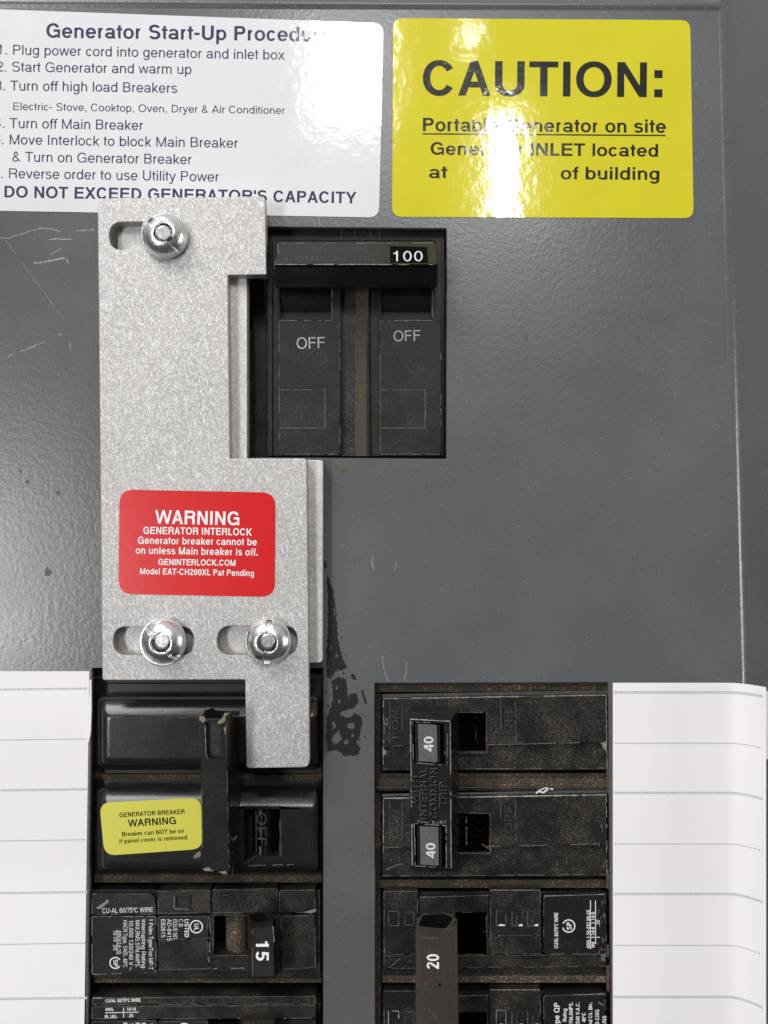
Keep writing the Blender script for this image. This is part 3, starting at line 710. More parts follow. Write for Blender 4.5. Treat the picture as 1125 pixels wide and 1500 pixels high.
# ================================================================ generator breaker (left, rows one and two)
root = thing('generator_breaker', 305, 1150, -15, 'glossy black two-pole breaker with a tall chipped tie handle and small yellow sticker', 'circuit breaker', 'branch breakers in the lower windows')
def gen_pole(y0, y1, hole=None):
    mb = MB()
    mb.prism(rrect(139, y0-16, 471, y1+6, 3), -11, -5, 'dusty', 1)
    r = (16, 10, 8, 8)
    ring_ = lambda x0, a, x1, b, q: rounded(rect(x0, a, x1, b), [q, q*.7, q*.6, q*.8], 5)
    seq = [(ring_(142, y0, 469, y1, 16), -5), (ring_(142, y0+1, 469, y1-1, 16), -2.4), (ring_(143.5, y0+3.5, 468, y1-3, 15), -1.0), (ring_(147, y0+9, 466, y1-6, 13), .4), (ring_(149.5, y0+22, 464.5, y1-8, 10), 1.85), (ring_(152, y0+29, 462.5, y1-11, 8), 2.35), (ring_(155, y0+32, 460, y1-14, 7), 2.6), (ring_(160, y0+35, 455, y1-18, 5), 2.7)]
    rows = [mb.add([W(x, y, h) for x, y in p]) for p, h in seq]
    for a, b in zip(rows, rows[1:]):
        for k in range(len(a)): mb.face([a[k], a[(k+1) % len(a)], b[(k+1) % len(a)], b[k]], 'blk', True)
    top = seq[-1][0]
    if hole:
        loops = [top, hole]; tri = geometry.tessellate_polygon([[Vector((x, y, 0)) for x, y in l] for l in loops])
        hi = mb.add([W(x, y, 2.7) for x, y in hole]); lo = mb.add([W(x, y, -6, 2.7) for x, y in hole]); idx = rows[-1]+hi
        for t in tri: mb.face([idx[k] for k in t], 'blk')
        for k in range(len(hole)): mb.face([hi[k], hi[(k+1) % len(hole)], lo[(k+1) % len(hole)], lo[k]], 'dusty')
        mb.face(lo, 'void')
        mb.line([(410.5, 1181), (411, 1254)], 2.75, 2.4, 'ridge', .3, .5); mb.line([(362, 1180.5), (411, 1180.5)], 2.75, 1, 'scuff_glint2', .4, .3)
        mb.line([(364, 1268), (450, 1266)], 2.75, 1.4, 'scuff_glint2', .4, .4); mb.line([(359, 1266), (376, 1252)], 2.75, 1.4, 'scuff_glint2', .2, .4)
    else: mb.face(rows[-1], 'blk')
    mb.line([(158, y0+33), (300, y0+34)], 2.72, .8, 'scuff_glint2', .5, .3)
    return mb
gen_pole(1017, 1128).build('pole_case', root)
mb = gen_pole(1150, 1281, [(357, 1181), (410, 1181), (410, 1254), (372, 1254), (357, 1262)])
mb.sheet(rag([(283, 1254), (291, 1247), (295, 1248), (293, 1255), (284, 1258)], .4, 2), 2.76, 'chip')
mb.build('pole_case', root)
mb = MB()                                                               # dusty shelves between the poles
for y0, y1, h, m_ in ((1128, 1134, -5.5, 'filth'), (1134, 1142, -4.2, 'filth'), (1142, 1151, -6, 'dusty'), (1281, 1293, -4.5, 'filth'), (1293, 1301, -7, 'void'), (992, 1001, -4.6, 'satin')):
    mb.prism(rect(138, y0, 472, y1), -11, h, m_, .8)
mb.build('shelf', root)
mb = MB()
rows = []
for k in range(13):
    t = k/12; x = 370+t*38; rows.append([(x, 1180, -3+5.0*math.sin(math.pi*(.06+t*.9))), (x, 1256, -3+5.0*math.sin(math.pi*(.06+t*.9)))])
mb.grid(rows, 'gloss')
text(mb, 'OFF', 377, 1191, 377, 1240, 13, 'scuff_glint2', 2.1, False, 5)
mb.line([(383, 1184), (382, 1254)], 1.7, 3, 'scuff_glint2', .5, .6)  # this and the next strips and patches paint the drum's highlights
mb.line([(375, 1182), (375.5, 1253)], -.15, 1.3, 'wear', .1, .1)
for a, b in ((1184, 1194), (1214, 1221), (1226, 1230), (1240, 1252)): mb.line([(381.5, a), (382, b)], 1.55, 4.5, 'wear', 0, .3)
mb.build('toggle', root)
mb = MB()
base = [(301, 1040), (352, 1041), (354, 1280), (304, 1283)]
mid = [(297, 1046), (339, 1046), (341, 1281), (301, 1280)]
top = [(293.5, 1053), (331, 1053), (335.5, 1276), (297.5, 1276)]
mb.loft([(base, 1), (mid, 12), (inset(top, -1.2), 16.6)], 'gloss', False)
mb.loft([(inset(top, -1.2), 16.6), (inset(top, -.4), 17.5), (inset(top, 1), 18)], 'gloss', False)
pocket = rounded([(299.5, 1058), (323, 1058), (324.5, 1111), (303, 1112)], [1, 1, 2, 9], 5)
it = inset(top, 1)
loops = [it, pocket]; tri = geometry.tessellate_polygon([[Vector((x, y, 0)) for x, y in l] for l in loops])
idx = mb.add([W(x, y, 18) for l in loops for x, y in l])
for t in tri: mb.face([idx[k] for k in t], 'blk')
lo = mb.add([W(x, y, 16.4, 18) for x, y in pocket]); n0 = len(it)
for k in range(len(pocket)): mb.face([idx[n0+k], idx[n0+(k+1) % len(pocket)], lo[(k+1) % len(pocket)], lo[k]], 'gloss')
mb.face(lo, 'dusty')
ringmark(mb, 312, 1074, 6, 1.0, 'emb', 16.45); ringmark(mb, 313, 1098, 6, 1.0, 'emb', 16.45)
mb.line([(300.5, 1062), (301.5, 1103), (304, 1111)], 18.03, 1.3, 'wear', .15, .2)
mb.line([(330.5, 1056), (335, 1276)], 17.75, 1.6, 'wear', .12, .2); mb.line([(337, 1120), (340.5, 1282)], 12.6, 1.4, 'wear', .22, .2)  # double highlight of the right rim, painted as pale strips
mb.sheet(rag([(299, 1040), (312, 1037), (318, 1041), (334, 1042), (328, 1050), (318, 1054), (302, 1050)], .6, 3), lambda x, y: 10+(y-1037)*.45, 'void')
for p in ([(292, 1048), (299, 1049), (302, 1055), (297, 1059), (292, 1055)], [(318, 1058), (325, 1052), (329, 1044), (337, 1044), (331, 1049), (329, 1057), (322, 1061)], [(328, 1066), (331, 1066), (331, 1076), (329, 1075)], [(296, 1272), (306, 1271), (313, 1276), (300, 1276)], [(320, 1277), (332, 1276), (333, 1280), (326, 1280)]):
    mb.sheet(rag(p, .5, 2.5), 18.1, 'chip')
mb.sheet(rag([(334, 1239), (347, 1223), (347, 1226), (336, 1243)], .4, 3), 10.5, 'wear')
mb.build('handle', root)
mb = MB()
mb.prism(rounded([(145.5, 1176), (294.5, 1168.5), (297, 1243.5), (153, 1253.5)], 17, 6), 2.76, 2.86, 'yellow2')
text(mb, 'GENERATOR BREAKER', 175, 1197, 270.5, 1192, 6.6, 'inkb', 2.89, True)
text(mb, 'WARNING', 188.5, 1211, 258, 1207, 10.5, 'inkb', 2.89, True)
text(mb, 'Breaker can NOT be on', 179, 1225, 269.5, 1220, 6.4, 'inkb', 2.89, True)
text(mb, 'if panel cover is removed', 175, 1235.5, 274, 1229.5, 6.4, 'inkb', 2.89, True)
st = mb.build('warning_sticker', root); st['label'] = 'small yellow sticker with black WARNING print'

# ================================================================ left single-pole breakers
def block(mb, pts, h, mat, r=2, bev=1.0, wear='scuff_glint2', br=.4):
    p = rounded(pts, r, 2); mb.prism(p, -11, h, mat, bev); mb.outline(p, h+.03, 1.0, wear, br, .25, .6)
def hole_block(mb, pts, hole, h, mat, floor='void', deep=-8):
    mb.prism(pts, -11, h, mat, .8, [hole]); mb.sheet(inset(hole, -2), deep, floor); mb.outline(hole, h+.03, .9, 'scuff_glint2', .5, .2, -.5)
root = thing('single_pole_breaker', 300, 1365, -15, 'dusty black single-pole breaker with white 15 on its handle', 'circuit breaker', 'branch breakers in the lower windows')
mb = MB()
mb.prism(rect(134, 1303, 470, 1433), -11, -9, 'dusty', 1); mb.sheet(rect(135, 1303.5, 469, 1432), -2.2, 'dusty', [rect(311, 1338, 404, 1401)])
block(mb, [(134, 1309), (220, 1309), (227, 1316), (228, 1340), (134, 1340)], -.6, 'satin')
block(mb, [(231, 1305), (308, 1303), (309, 1338), (231, 1339)], -1.0, 'dusty')
block(mb, [(311, 1303), (406, 1301), (407, 1338), (311, 1338)], -1.2, 'dusty'); block(mb, [(409, 1304), (462, 1303), (462, 1338), (409, 1336)], -.8, 'dusty')
block(mb, [(134, 1342), (229, 1342), (229, 1425), (134, 1428)], -.5, 'satin', 3, 1.2, 'wear', .45)
block(mb, [(231, 1342), (305, 1342), (305, 1376), (231, 1377)], -.6, 'satin', 3)
block(mb, [(231, 1378), (305, 1377), (305, 1420), (231, 1421)], -1.3, 'dusty', 2)
hole_block(mb, [(307, 1340), (410, 1340), (410, 1424), (307, 1424)], [(313, 1336+5), (402, 1341), (402, 1399), (350, 1399), (313, 1399)], -1.2, 'dusty')
block(mb, [(411, 1342), (461, 1340), (463, 1418), (411, 1420)], -.5, 'dusty', 3, 1.2)
mb.prism(rounded(rect(255, 1311, 279, 1331), 3), -1, -.5, 'satin', 1.0, [rounded(rect(259, 1314.5, 275, 1328), 2)]); mb.line([(255, 1313), (255, 1331), (276, 1332)], -.4, 1.2, 'wear', .2, .2)
mb.line([(306, 1342), (308, 1360), (306, 1420)], -.45, 2, 'scuff_glint2', .25, .4); mb.line([(313, 1419), (358, 1418)], -1.0, 1.4, 'wear', .2, .2)
mb.sheet([(446, 1336), (463, 1331), (463, 1335), (455, 1338)], -.5, 'wear'); mb.sheet(rag([(140, 1330), (158, 1317), (160, 1321), (146, 1332)], .8, 3), -.55, 'wear')
q = -.44
text(mb, 'CU-AL 60/75\u00b0C WIRE', 150, 1337.5, 224.5, 1336, 7, 'inkw', q)
for s_, x, ya, yb, c_, b_ in (('1 Poles Type/Too MP-T', 218, 1346, 1420, 6.2, False), ('Interrupting Rating', 207.5, 1347, 1418, 6, False), ('MAX.RMS.SYM.AMPS.', 198.5, 1348, 1417, 6.2, False), ('10,000 120/240 V ~', 189, 1348, 1421, 6.2, False), ('HACR Type, SWD, 40\u00b0C', 180.5, 1348, 1417, 6, False)):
    text(mb, s_, x, ya, x, yb, c_, 'inkw', q, b_, 4)
text(mb, 'AWG|14-10', 173, 1363, 173, 1397, 4.6, 'inkw', q, False, 3); text(mb, '16-14', 166, 1363, 166, 1379, 4.6, 'inkw', q, False, 3); text(mb, '25', 166, 1384, 166, 1392, 4.6, 'inkw', q, False, 3)
mb.line([(171.6, 1362), (171.6, 1398)], q, .8, 'inkw')
ringmark(mb, 169, 1410.5, 8.8, 1.6, 'inkw', q, 35, 325); text(mb, 'SP', 166, 1405.5, 166, 1416, 6.5, 'inkw', q, True, 4)
ringmark(mb, 287.5, 1357.5, 9.8, 1.7, 'inkw', q); text(mb, 'UL', 284.5, 1353, 284.5, 1363, 6.5, 'inkw', q, True, 4)
for s_, x, yb in (('LISTED', 270.5, 1373), ('C.B.', 262, 1359), ('ISSUE NO.', 253.5, 1377), ('AD-8415', 245, 1378), ('E82615', 236, 1373)): text(mb, s_, x, 1346.5, x, yb, 6.2, 'inkw', q, s_ == 'LISTED', 4)
mb.build('case', root)
mb = MB(); rows = []
for k in range(9):
    t = k/8; x = 331+t*29; rows.append([(x, 1337, -6+3.6*math.sin(math.pi*(.1+.7*t))), (x, 1390+8*math.sin(math.pi*min(1, t*1.1)*.5), -6+3.6*math.sin(math.pi*(.1+.7*t)))])
mb.grid(rows, 'filth'); mb.build('toggle', root)
mb = MB()
tp = [(368.5, 1360), (400, 1355.5), (402, 1431), (369, 1432)]
mb.loft([([(361, 1334), (399, 1334), (404, 1430), (363, 1433)], -4), ([(364, 1346), (400, 1342), (402.5, 1431), (365, 1433)], 4), (tp, 8.4), (inset(tp, 1.2), 8.7)], 'satin')
mb.sheet(circle(0, 0, 1, 20) and [(378+13*math.cos(a), 1343.5+6*math.sin(a)) for a in [k*.314 for k in range(20)]], 6.5, 'void')
mb.line([(369.5, 1362), (370, 1430)], 8.72, 1.1, 'scuff_glint2', .2, .2); mb.line([(399.5, 1357), (401.5, 1380)], 8.72, 1.3, 'wear', .3, .2)
text(mb, '15', 375, 1377, 375, 1407, 19, 'inkw', 8.74, True, 7)
mb.build('handle', root)
mb = MB()
for y0, y1, h, m_ in ((1433, 1440, -3.2, 'filth'), (1440, 1454, -8, 'void')): mb.prism(rect(138, y0, 471, y1), -11, h, m_, .8)
mb.build('shelf', root)

root = thing('single_pole_breaker', 300, 1540, -15, 'dusty black breaker cut off by the bottom edge, below the one marked 15', 'circuit breaker', 'branch breakers in the lower windows')
mb = MB()
mb.prism(rect(134, 1455, 470, 1600), -11, -9, 'dusty', 1); mb.prism(rect(320, 1493.5, 463, 1600), -9, -3.4, 'dusty')
block(mb, [(135, 1461), (463, 1459), (463, 1471), (135, 1472)], -1.2, 'dusty', 1, 1, 'scuff_glint2', .3)
block(mb, [(134, 1474), (463, 1472), (463, 1492), (320, 1493), (134, 1493)], -.8, 'dusty', 1.5, 1, 'scuff_glint2', .35)
block(mb, [(134, 1496), (229, 1495), (229, 1580), (134, 1580)], -.5, 'satin', 3, 1.2); block(mb, [(231, 1496), (305, 1495), (305, 1580), (231, 1580)], -.6, 'satin', 3)
mb.line([(136, 1462), (150, 1462)], -.9, 2.5, 'wear')
text(mb, 'CU/AL 60/75\u00b0C WIRE', 154.5, 1468.5, 206, 1467.5, 5.2, 'inkw', -1.13, True, 3)
text(mb, 'AWG.', 154.5, 1481, 167, 1481, 4.8, 'inkw', -.73, True, 3); text(mb, '14-10', 186, 1480.5, 199, 1480.5, 4.8, 'inkw', -.73, True, 3)
text(mb, 'IN. LBS.', 153.5, 1491.5, 172, 1491.5, 4.8, 'inkw', -.73, True, 3); text(mb, '25', 189, 1490, 195, 1490, 4.8, 'inkw', -.73, True, 3)
mb.line([(154, 1483.7), (203, 1482.6)], -.73, 1.0, 'inkw'); mb.line([(181, 1476), (181, 1491)], -.73, 1.0, 'inkw')
for s_, x, yb in (('1 Poles Type', 218, 1560), ('Interrupting', 207.5, 1560), ('MAX.RMS.', 198.5, 1560), ('10,000', 189, 1530), ('HACR', 180.5, 1530)): text(mb, s_, x, 1498, x, yb, 6.2, 'inkw', -.44, False, 4)
ringmark(mb, 270, 1508, 9.8, 1.7, 'inkw', -.5)
mb.build('case', root)
mb = MB(); mb.prism(rect(313, 1501, 346, 1580), -9, -.9, 'void', .5); mb.build('toggle', root)
mb = MB(); mb.loft([([(352, 1488), (404, 1487), (404, 1580), (352, 1580)], -2.5), ([(356, 1496), (402, 1494), (402, 1580), (356, 1580)], 3)], 'dbrown'); mb.build('handle', root)

# ================================================================ right double-pole 40 breaker
root = thing('double_pole_breaker', 722, 1150, -15, 'black two-pole breaker whose glossy tie handle shows 40 at both ends', 'circuit breaker', 'branch breakers in the lower windows')
def pole40(y0, y1, dy, hole, step, name='pole_case'):
    mb = MB()
    mb.loft([([(559, y0+2), (890, y0-4), (891, y1), (560, y1+2)], -9), ([(559.5, y0+3), (889.5, y0-3), (890, y1), (560, y1+1)], -1.4), ([(560, y0+8), (889, y0+3), (889.5, y1-1), (560, y1)], -.9)], 'dusty', False)
    hb = hole[2][1]+5; hx = hole[1][0]+4
    mb.sheet([(560, y0+8), (889, y0+3), (889.5, y1-1), (560, y1)], -.9, 'dusty', [[(x+(-3 if x < 690 else 2), y+(-2 if y < y0+60 else 3)) for x, y in hole]])
    f = [(560.5, y0+9), (888.5, y0+3.5), (889, step-4), (hx, step), (hx, hb), (662, hb), (662, step+2), (560.5, step+2)]
    mb.prism(f, -1.0, .35, 'dusty', 1.2, [hole], nb=2)
    mb.sheet(inset(hole, -2), -6.5, 'void'); mb.outline(hole, .4, 1.0, 'scuff_glint2', .35, .2, -.6)
    mb.line([(562, y0+9.5), (888, y0+4.2)], .38, 1.9, 'wear' if y0 < 1100 else 'scratch_glint', .06, .12)  # highlight on the top edge, painted as a pale line
    mb.line([(714, step), (889, step-4)], .38, 1.5, 'scuff_glint2', .2, .3); mb.line([(561, step+2), (590, step+1)], .38, 1.3, 'scuff_glint2', .2, .3)
    mb.line([(561, y1-1), (889, y1-3)], -.86, 1.2, 'scuff_glint2', .3, .3)
    mb.line([(561.5, y0+12), (561.5, y1-3)], .39, 1.2, 'wear', .5, .4); mb.line([(888, y0+6), (889, y1-4)], .39, 1.3, 'wear', .45, .4)
    for xx in (571, 589): mb.line([(xx, y0+14), (xx, step-2)], .39, .7, 'scuff_glint2', .25, .2)
    for xx in (733, 755): mb.line([(xx, y0+10), (xx+1, step-4)], .39, .9, 'scuff_glint2', .3, .2)
    text(mb, 'ON', 584, y0+54, 584, y0+26, 10, 'emb', .42, False, 4); mb.line([(574, y0+66), (584, y0+66)], .42, 1.1, 'scuff_glint2')  # moulded marks; a paler colour stands in for light on their relief
    text(mb, 'OFF', 750, y0+60, 750, y0+20, 11, 'emb', .42, False, 4); mb.outline([(736, y0+66), (749, y0+66), (749, y0+74), (736, y0+74)], .42, .9, 'emb', 0, 0)
    return mb
mb = pole40(1014, 1128, 0, [(668, 1044), (712, 1044), (712, 1101), (668, 1101)], 1091)
mb.sheet(rag([(880, 1088), (888, 1087), (889, 1100), (884, 1097)], .7, 3), .4, 'wear'); mb.sheet(rag([(560, 1096), (566, 1100), (564, 1106), (561, 1108)], .7, 3), .4, 'wear')
mb.line([(562, 1064), (568, 1060), (566, 1052)], .42, 1.8, 'wear', .1, .6); mb.line([(562, 1046), (563, 1075)], .42, 1.8, 'scuff_glint2', .3, .6)
mb.line([(696, 1065), (697, 1085)], -6, 2, 'ridge', .4, 1)
mb.build('pole_case', root)
mb = pole40(1160, 1284, 0, [(672, 1192), (717, 1192), (717, 1249), (672, 1249)], 1240)
mb.line([(785, 1162), (790, 1159), (796, 1161), (803, 1156), (810, 1156)], -.6, 2.4, 'white_mark', 0, .5); mb.line([(788, 1159), (800, 1154), (808, 1157)], -.6, 1.5, 'white_mark', 0, .5)
mb.line([(683, 1195), (683.5, 1238)], -4.6, 2.2, 'wear', .1, .1); mb.line([(706, 1236), (718, 1245)], .42, 1.6, 'scuff_glint2', .1, .3)
mb.line([(830, 1245), (830, 1265)], -.8, 1.2, 'scuff_glint2', .2, .3)
for k in range(12): a = random.uniform(876, 889); b = random.uniform(1200, 1268); mb.line([(a, b), (a+random.uniform(-2, 2), b+random.uniform(2, 7))], .43, random.uniform(.6, 1.4), 'scuff_glint2')
mb.line([(566, 1274), (578, 1268), (590, 1265)], .42, 1.8, 'scuff_glint2', .1, .5)
mb.build('pole_case', root)
mb = MB()
for y0, y1, h, m_ in ((1002, 1014, -2.6, 'filth'), (1128, 1133, -8, 'void'), (1133, 1140, -3.4, 'filth'), (1140, 1153, -2.4, 'filth'), (1153, 1159, -1.9, 'dusty'), (1284, 1289, -8, 'void'), (1289, 1301, -3.0, 'filth')):
    mb.prism(rect(551, y0, 891, y1), -11, h, m_, .9)
mb.prism(rect(550, 1002, 558, 1600), -11, -4, 'filth')
mb.build('shelf', root)
mb = MB()
top = [(599, 1053), (660, 1056), (661.5, 1274), (602.5, 1270)]
mb.loft([([(604, 1035), (672, 1036), (673, 1277), (605, 1276)], 0), ([(602, 1042), (667, 1044), (669, 1276), (604, 1273)], 6), (inset(top, -.8), 10.2), (inset(top, .3), 10.8), (inset(top, 1.2), 11)], 'gloss', False)
it = inset(top, 1.2); p1 = [(605, 1058), (650, 1060), (652, 1120), (606, 1117)]; p2 = [(607, 1207), (653, 1210), (654, 1273.2), (609, 1270.2)]
p2 = [(607, 1207), (653, 1210), (653.5, 1271), (609, 1268)]
loops = [it, p1, p2]; tri = geometry.tessellate_polygon([[Vector((x, y, 0)) for x, y in l] for l in loops]); idx = mb.add([W(x, y, 11) for l in loops for x, y in l])
for t in tri: mb.face([idx[k] for k in t], 'blk')
for p in (p1, p2):
    hi = mb.add([W(x, y, 11) for x, y in p]); lo = mb.add([W(x, y, 8, 11) for x, y in p])
    for k in range(4): mb.face([hi[k], hi[(k+1) % 4], lo[(k+1) % 4], lo[k]], 'gloss')
    mb.face(lo, 'void'); mb.outline(p, 11.03, 1.1, 'wear', .35, .2, -.4)
mb.line([(600, 1054), (659, 1057)], 11.0, 3.0, 'scratch_glint', .03, .1); mb.line([(601, 1056), (604, 1268)], 11.02, 2.0, 'wear', .15, .3); mb.line([(659.5, 1058), (661, 1272)], 11.02, 1.6, 'wear', .15, .2); mb.line([(655, 1060), (655.5, 1120)], 11.02, 1.2, 'scuff_glint2', .2, .2)  # bright bevel and side-edge highlights painted as pale lines
for s_, x, ya, yb in (('WITH', 613, 1178, 1138), ('INTERNAL', 626, 1202, 1126), ('COMMON', 641, 1200, 1126), ('TRIP', 655, 1183, 1146)):
    n0 = len(mb.v); text(mb, s_, x, ya, x, yb, 10.5, 'gloss', 11.16, True, 4)
    text(mb, s_, x-.8, ya-.9, x-.8, yb-.9, 10.5, 'scuff_glint2', 11.06, True, 4)  # offset pale copy paints the shine of the embossed letters
for k in range(14): a = random.uniform(604, 655); mb.line([(a, 1203+random.uniform(-2, 2)), (a+random.uniform(1, 5), 1206+random.uniform(-2, 2))], 11.05, 1.0, 'wear')
hd = mb.build('handle', root)
for p, ya in (((608, 1060, 645, 1117), 1100), ((611, 1210, 647, 1268.5), 1256)):
    mb = MB(); x0, y0, x1, y1 = p
    mb.prism([(x0+4, y0+.5), (x1-5, y0+2), (x1-4, y1), (x0+5, y1-1.5)], 8, 10.8, 'insert', .6)
    mb.prism([(x0, y0), (x0+3, y0), (x0+4, y1-1), (x0+.8, y1-1)], 8, 10.2, 'satin', .6); mb.prism([(x1-4, y0+2), (x1-.5, y0+2), (x1, y1), (x1-3, y1)], 8, 10.2, 'satin', .6)
    text(mb, '40', x0+27, ya+.5, x0+26.5, ya-21, 14, 'inkd', 10.84, True, 7)
    mb.build('rating_insert', hd)

# ================================================================ right double-pole 20 breaker
root = thing('double_pole_breaker', 722, 1440, -15, 'dusty black two-pole breaker with a long brown handle marked 20', 'circuit breaker', 'branch breakers in the lower windows')
def pole20(o):
    """o: shift down of the pole in px"""
    mb = MB()
    mb.prism([(560, 1305+o), (888, 1305+o), (890, 1429+o), (562, 1429+o)], -11, -9, 'dusty', 1); mb.sheet(rect(561, 1306+o, 889, 1428+o), -2.4, 'dusty', [rect(666, 1335+o, 714, 1399+o)])
    block(mb, [(562, 1305+o), (612, 1305+o), (613, 1398+o), (562, 1400+o)], -.3, 'dusty', 1.5)
    f = [(614, 1314+o), (716, 1311+o), (717, 1398+o), (614, 1398+o)]
    hole_block(mb, f, [(668, 1337+o), (712, 1337+o), (712, 1401+o-4), (668, 1401+o-4)], -1.0, 'dusty', 'void', -7)
    mb.line([(614, 1314.5+o), (716, 1311.5+o)], -.9, 1.6, 'scuff_glint2', .2, .2)
    block(mb, [(717.5, 1303.5+o), (792, 1303.5+o), (792.5, 1398+o), (718, 1398+o)], .1, 'dusty', 1, .8); mb.line([(718, 1304+o), (791, 1304+o)], .14, 1.3, 'wear', .15, .1)
    block(mb, [(796, 1312+o), (886, 1309+o), (889, 1398+o), (796, 1398+o)], -.4, 'blk', 4, 1.4); mb.line([(797, 1312.5+o), (886, 1310+o)], -.3, 1.6, 'wear', .25, .2)
    block(mb, [(562, 1400+o), (889, 1398+o), (889, 1416+o), (562, 1419+o)], -1.0, 'dusty', 1, .8, 'scuff_glint2', .25)
    mb.line([(719, 1371+o), (791, 1370+o)], .16, .8, 'scuff_glint2', .3, .2)
    mb.outline(rect(569, 1335+o, 584, 1356+o), -.24, 1.0, 'scuff_glint2' if o < 50 else 'inkg', .2, .1); mb.outline(rect(593, 1336+o, 606, 1355+o), -.24, .8, 'scuff_glint2', .5, .1)
    mb.outline(rect(727, 1334+o, 741, 1356+o), .17, 1.2, 'scuff_glint2' if o < 50 else 'wear', .1, .1)
    for a in (750, 773):
        mb.line([(a, 1335+o), (a, 1356.5+o), (a+7, 1356.5+o)], .17, 1.2, 'scuff_glint2', .05, .1); mb.line([(a+7, 1341+o), (a+7, 1357+o)], .17, .9, 'scuff_glint2', .1, .1)
        mb.sheet([(a+9, 1356.5+o), (a+11, 1354+o), (a+15, 1353.5+o), (a+16, 1356.5+o)], .18, 'white_mark')
    mb.sheet([(729, 1356+o), (733, 1353.5+o), (739, 1354.5+o), (740, 1356.5+o)], .18, 'white_mark')
    return mb
mb = pole20(0); q = -.33
text(mb, 'CU/AL 60/75\u00b0C WIRE', 817.5, 1389, 817.5, 1337, 5.6, 'inkw', q, True, 4)
ringmark(mb, 833, 1356.5, 9.8, 1.7, 'inkw', q, 205, 525); text(mb, 'SP', 837.5, 1362, 837.5, 1351, 7.5, 'inkw', q, True, 4)
for x, ya, yb in ((865, 1390, 1319), (872.3, 1383, 1319)): mb.line([(x, ya), (x, yb)], q, 1.1, 'inkw')
for y, xa, xb in ((1373, 859, 879), (1352, 859, 873)): mb.line([(xa, y), (xb, y)], q, 1.0, 'inkw')
for s_, x, ya, yb in (('AWG', 864, 1389, 1377), ('10-25', 864, 1370, 1354), ('20-25', 864, 1349, 1333), ('14-8', 871, 1370, 1358), ('14-6', 871, 1348, 1336), ('IN', 871, 1388, 1380), ('25', 878.5, 1354, 1348)): text(mb, s_, x, ya, x, yb, 4.8, 'inkw', q, True, 3)
for k in range(16): a = random.uniform(876, 888); b = random.uniform(1316, 1408); mb.line([(a, b), (a+random.uniform(-2, 2), b+random.uniform(2, 7))], -.28, random.uniform(.6, 1.5), 'scuff_glint2' if k % 3 else 'wear')
mb.sheet(rag([(880, 1398), (886, 1397), (887, 1408), (881, 1407)], .8, 3), -.28, 'scuff_glint2'); mb.line([(571, 1418), (580, 1408), (593, 1401)], -.25, 1.6, 'scuff_glint2', .15, .8); mb.line([(563, 1370), (563, 1395)], -.2, 2.5, 'scuff_glint2', .3, .8)
mb.build('pole_case', root)
mb = pole20(146)
for s_, x, yb, c_ in (('Type QP', 819.5, 1469, 10), ('Rating', 830, 1477.5, 7), ('SYM.AMPS.', 839, 1468, 7), ('120/240 V.A.C.', 849, 1468, 7), ('40\u00b0C', 858, 1483.5, 7), ('HACR and Cir. Bkr.', 867.5, 1468, 7), ('SWD-235G', 877.5, 1479, 7), ('LUGS', 888, 1488, 7)):
    n_ = sum(glyph(c, True, 1)[1] for c in s_)*c_/CAP*(.62 if c_ < 9 else .72); text(mb, s_, x, yb+n_, x, yb, c_*.8, 'inkw', -.33, True, 4)
mb.line([(876, 1468), (884, 1473)], -.28, 1.2, 'wear', .2, .3)
mb.build('pole_case', root)
mb = MB()
for y0, y1, h, m_ in ((1419, 1430, -2.6, 'filth'), (1430, 1440, -1.8, 'filth'), (1440, 1450, -7, 'void')): mb.prism(rect(560, y0, 889, y1), -11, h, m_, .9)
for y0, y1 in ((1120, 1160), (1275, 1300), (1385, 1400), (1415, 1450)): mb.sheet(rag([(888.5, y0), (892, y0-3), (893, (y0+y1)/2), (892, y1+4), (888.5, y1)], .7, 4), -.6, 'rust')
mb.build('shelf', root)
mb = MB()
tp = [(608, 1366), (652, 1371), (668, 1361), (670, 1600), (608, 1600)]
mb.loft([([(618, 1338), (650, 1336), (667, 1342), (673, 1600), (616, 1600)], -1), ([(613, 1346), (650, 1348), (670, 1346), (674, 1600), (612, 1600)], 7), ([(608.5, 1363), (652, 1368), (669, 1359), (672, 1600), (608, 1600)], 11.2), ([(610, 1367), (652, 1371.5), (666, 1363), (668, 1600), (610, 1600)], 11.9), ([(617, 1368.5), (645, 1372), (655, 1368), (657, 1600), (617, 1600)], 12.6)], 'brown')
mb.sheet(rounded([(619, 1341), (650, 1339), (664, 1345), (652, 1362), (612, 1358)], 4), 9.5, 'void'); mb.outline(rounded([(617, 1339), (650, 1337), (667, 1343), (653, 1365), (610, 1360)], 4), 10.2, 1.5, 'ridge', .3, .3)
pn = rounded([(620, 1373), (644, 1374), (646, 1447), (622, 1444)], 2); mb.prism(pn, 12.4, 12.75, 'brown', .8)
text(mb, '20', 643, 1419, 643, 1398, 18, 'inkw', 12.8, True, 7)
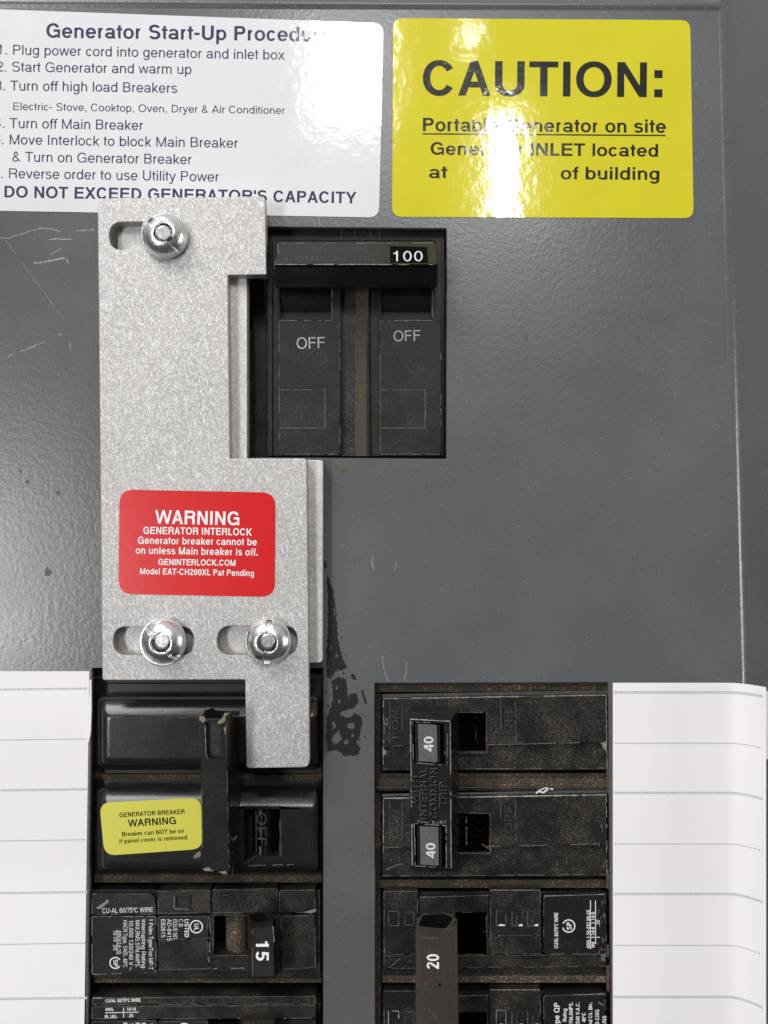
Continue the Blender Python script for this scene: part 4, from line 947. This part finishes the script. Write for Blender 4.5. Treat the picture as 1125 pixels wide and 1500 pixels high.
mb.sheet(circle(623, 1441, 2.2, 10), 12.8, 'rust'); mb.sheet(circle(644, 1442.5, 2.2, 10), 12.8, 'void')
mb.line([(626, 1478), (634, 1484), (640, 1494)], 12.66, .8, 'scuff_glint2', .2, .5); mb.line([(652, 1382), (657, 1500)], 12.3, 1.2, 'scuff_glint2', .5, .3)
mb.build('handle', root)

# ================================================================ loose dust grains in the gaps and on the breakers
mb = MB(); rnd = random.Random(3)
bands = [(560, 1003, 888, 1013, -2.5, 260), (670, 1136, 888, 1152, -2.3, 520), (560, 1137, 598, 1152, -2.3, 90), (560, 1290, 888, 1300, -2.9, 260), (560, 1420, 606, 1438, -1.7, 60), (674, 1420, 888, 1438, -1.7, 330), (674, 1300, 890, 1416, .2, 380), (560, 1305, 605, 1416, .2, 90), (140, 1284, 470, 1292, -4.3, 300), (140, 1434, 470, 1440, -3.0, 260), (140, 1131, 292, 1142, -4.0, 200), (355, 1131, 470, 1142, -4.0, 140), (310, 1303, 460, 1336, -.6, 380), (232, 1380, 304, 1419, -1.1, 150), (412, 1344, 460, 1418, -.3, 160), (332, 1342, 356, 1392, -2.2, 160), (140, 1456, 465, 1490, -.9, 260), (674, 1450, 890, 1500, .3, 180), (670, 1018, 888, 1285, .5, 260)]
for x0, y0, x1, y1, h, n in bands:
    for k in range(n):
        x, y = rnd.uniform(x0, x1), rnd.uniform(y0, y1); r = rnd.choice((.35, .45, .6, .6, .8)); a = rnd.uniform(0, 6)
        pts = [(x+r*math.cos(a+t), y+r*math.sin(a+t)) for t in (0, 2.1, 4.2)]
        b = mb.add([W(px, py, h) for px, py in pts]); t = mb.add([W(x, y, h+r*.25)]); m_ = rnd.choice(('ridge', 'ridge', 'wear', 'chip', 'rust', 'filth'))
        for i in range(3): mb.face([b[i], b[(i+1) % 3], t[0]], m_)
dust = mb.build('dust', origin=(0, 0, 0)); tag(dust, 'brown dust grains lying in the gaps and on the breakers', None, kind='stuff')

for o in bpy.data.objects:
    if '_o' in o: del o['_o']
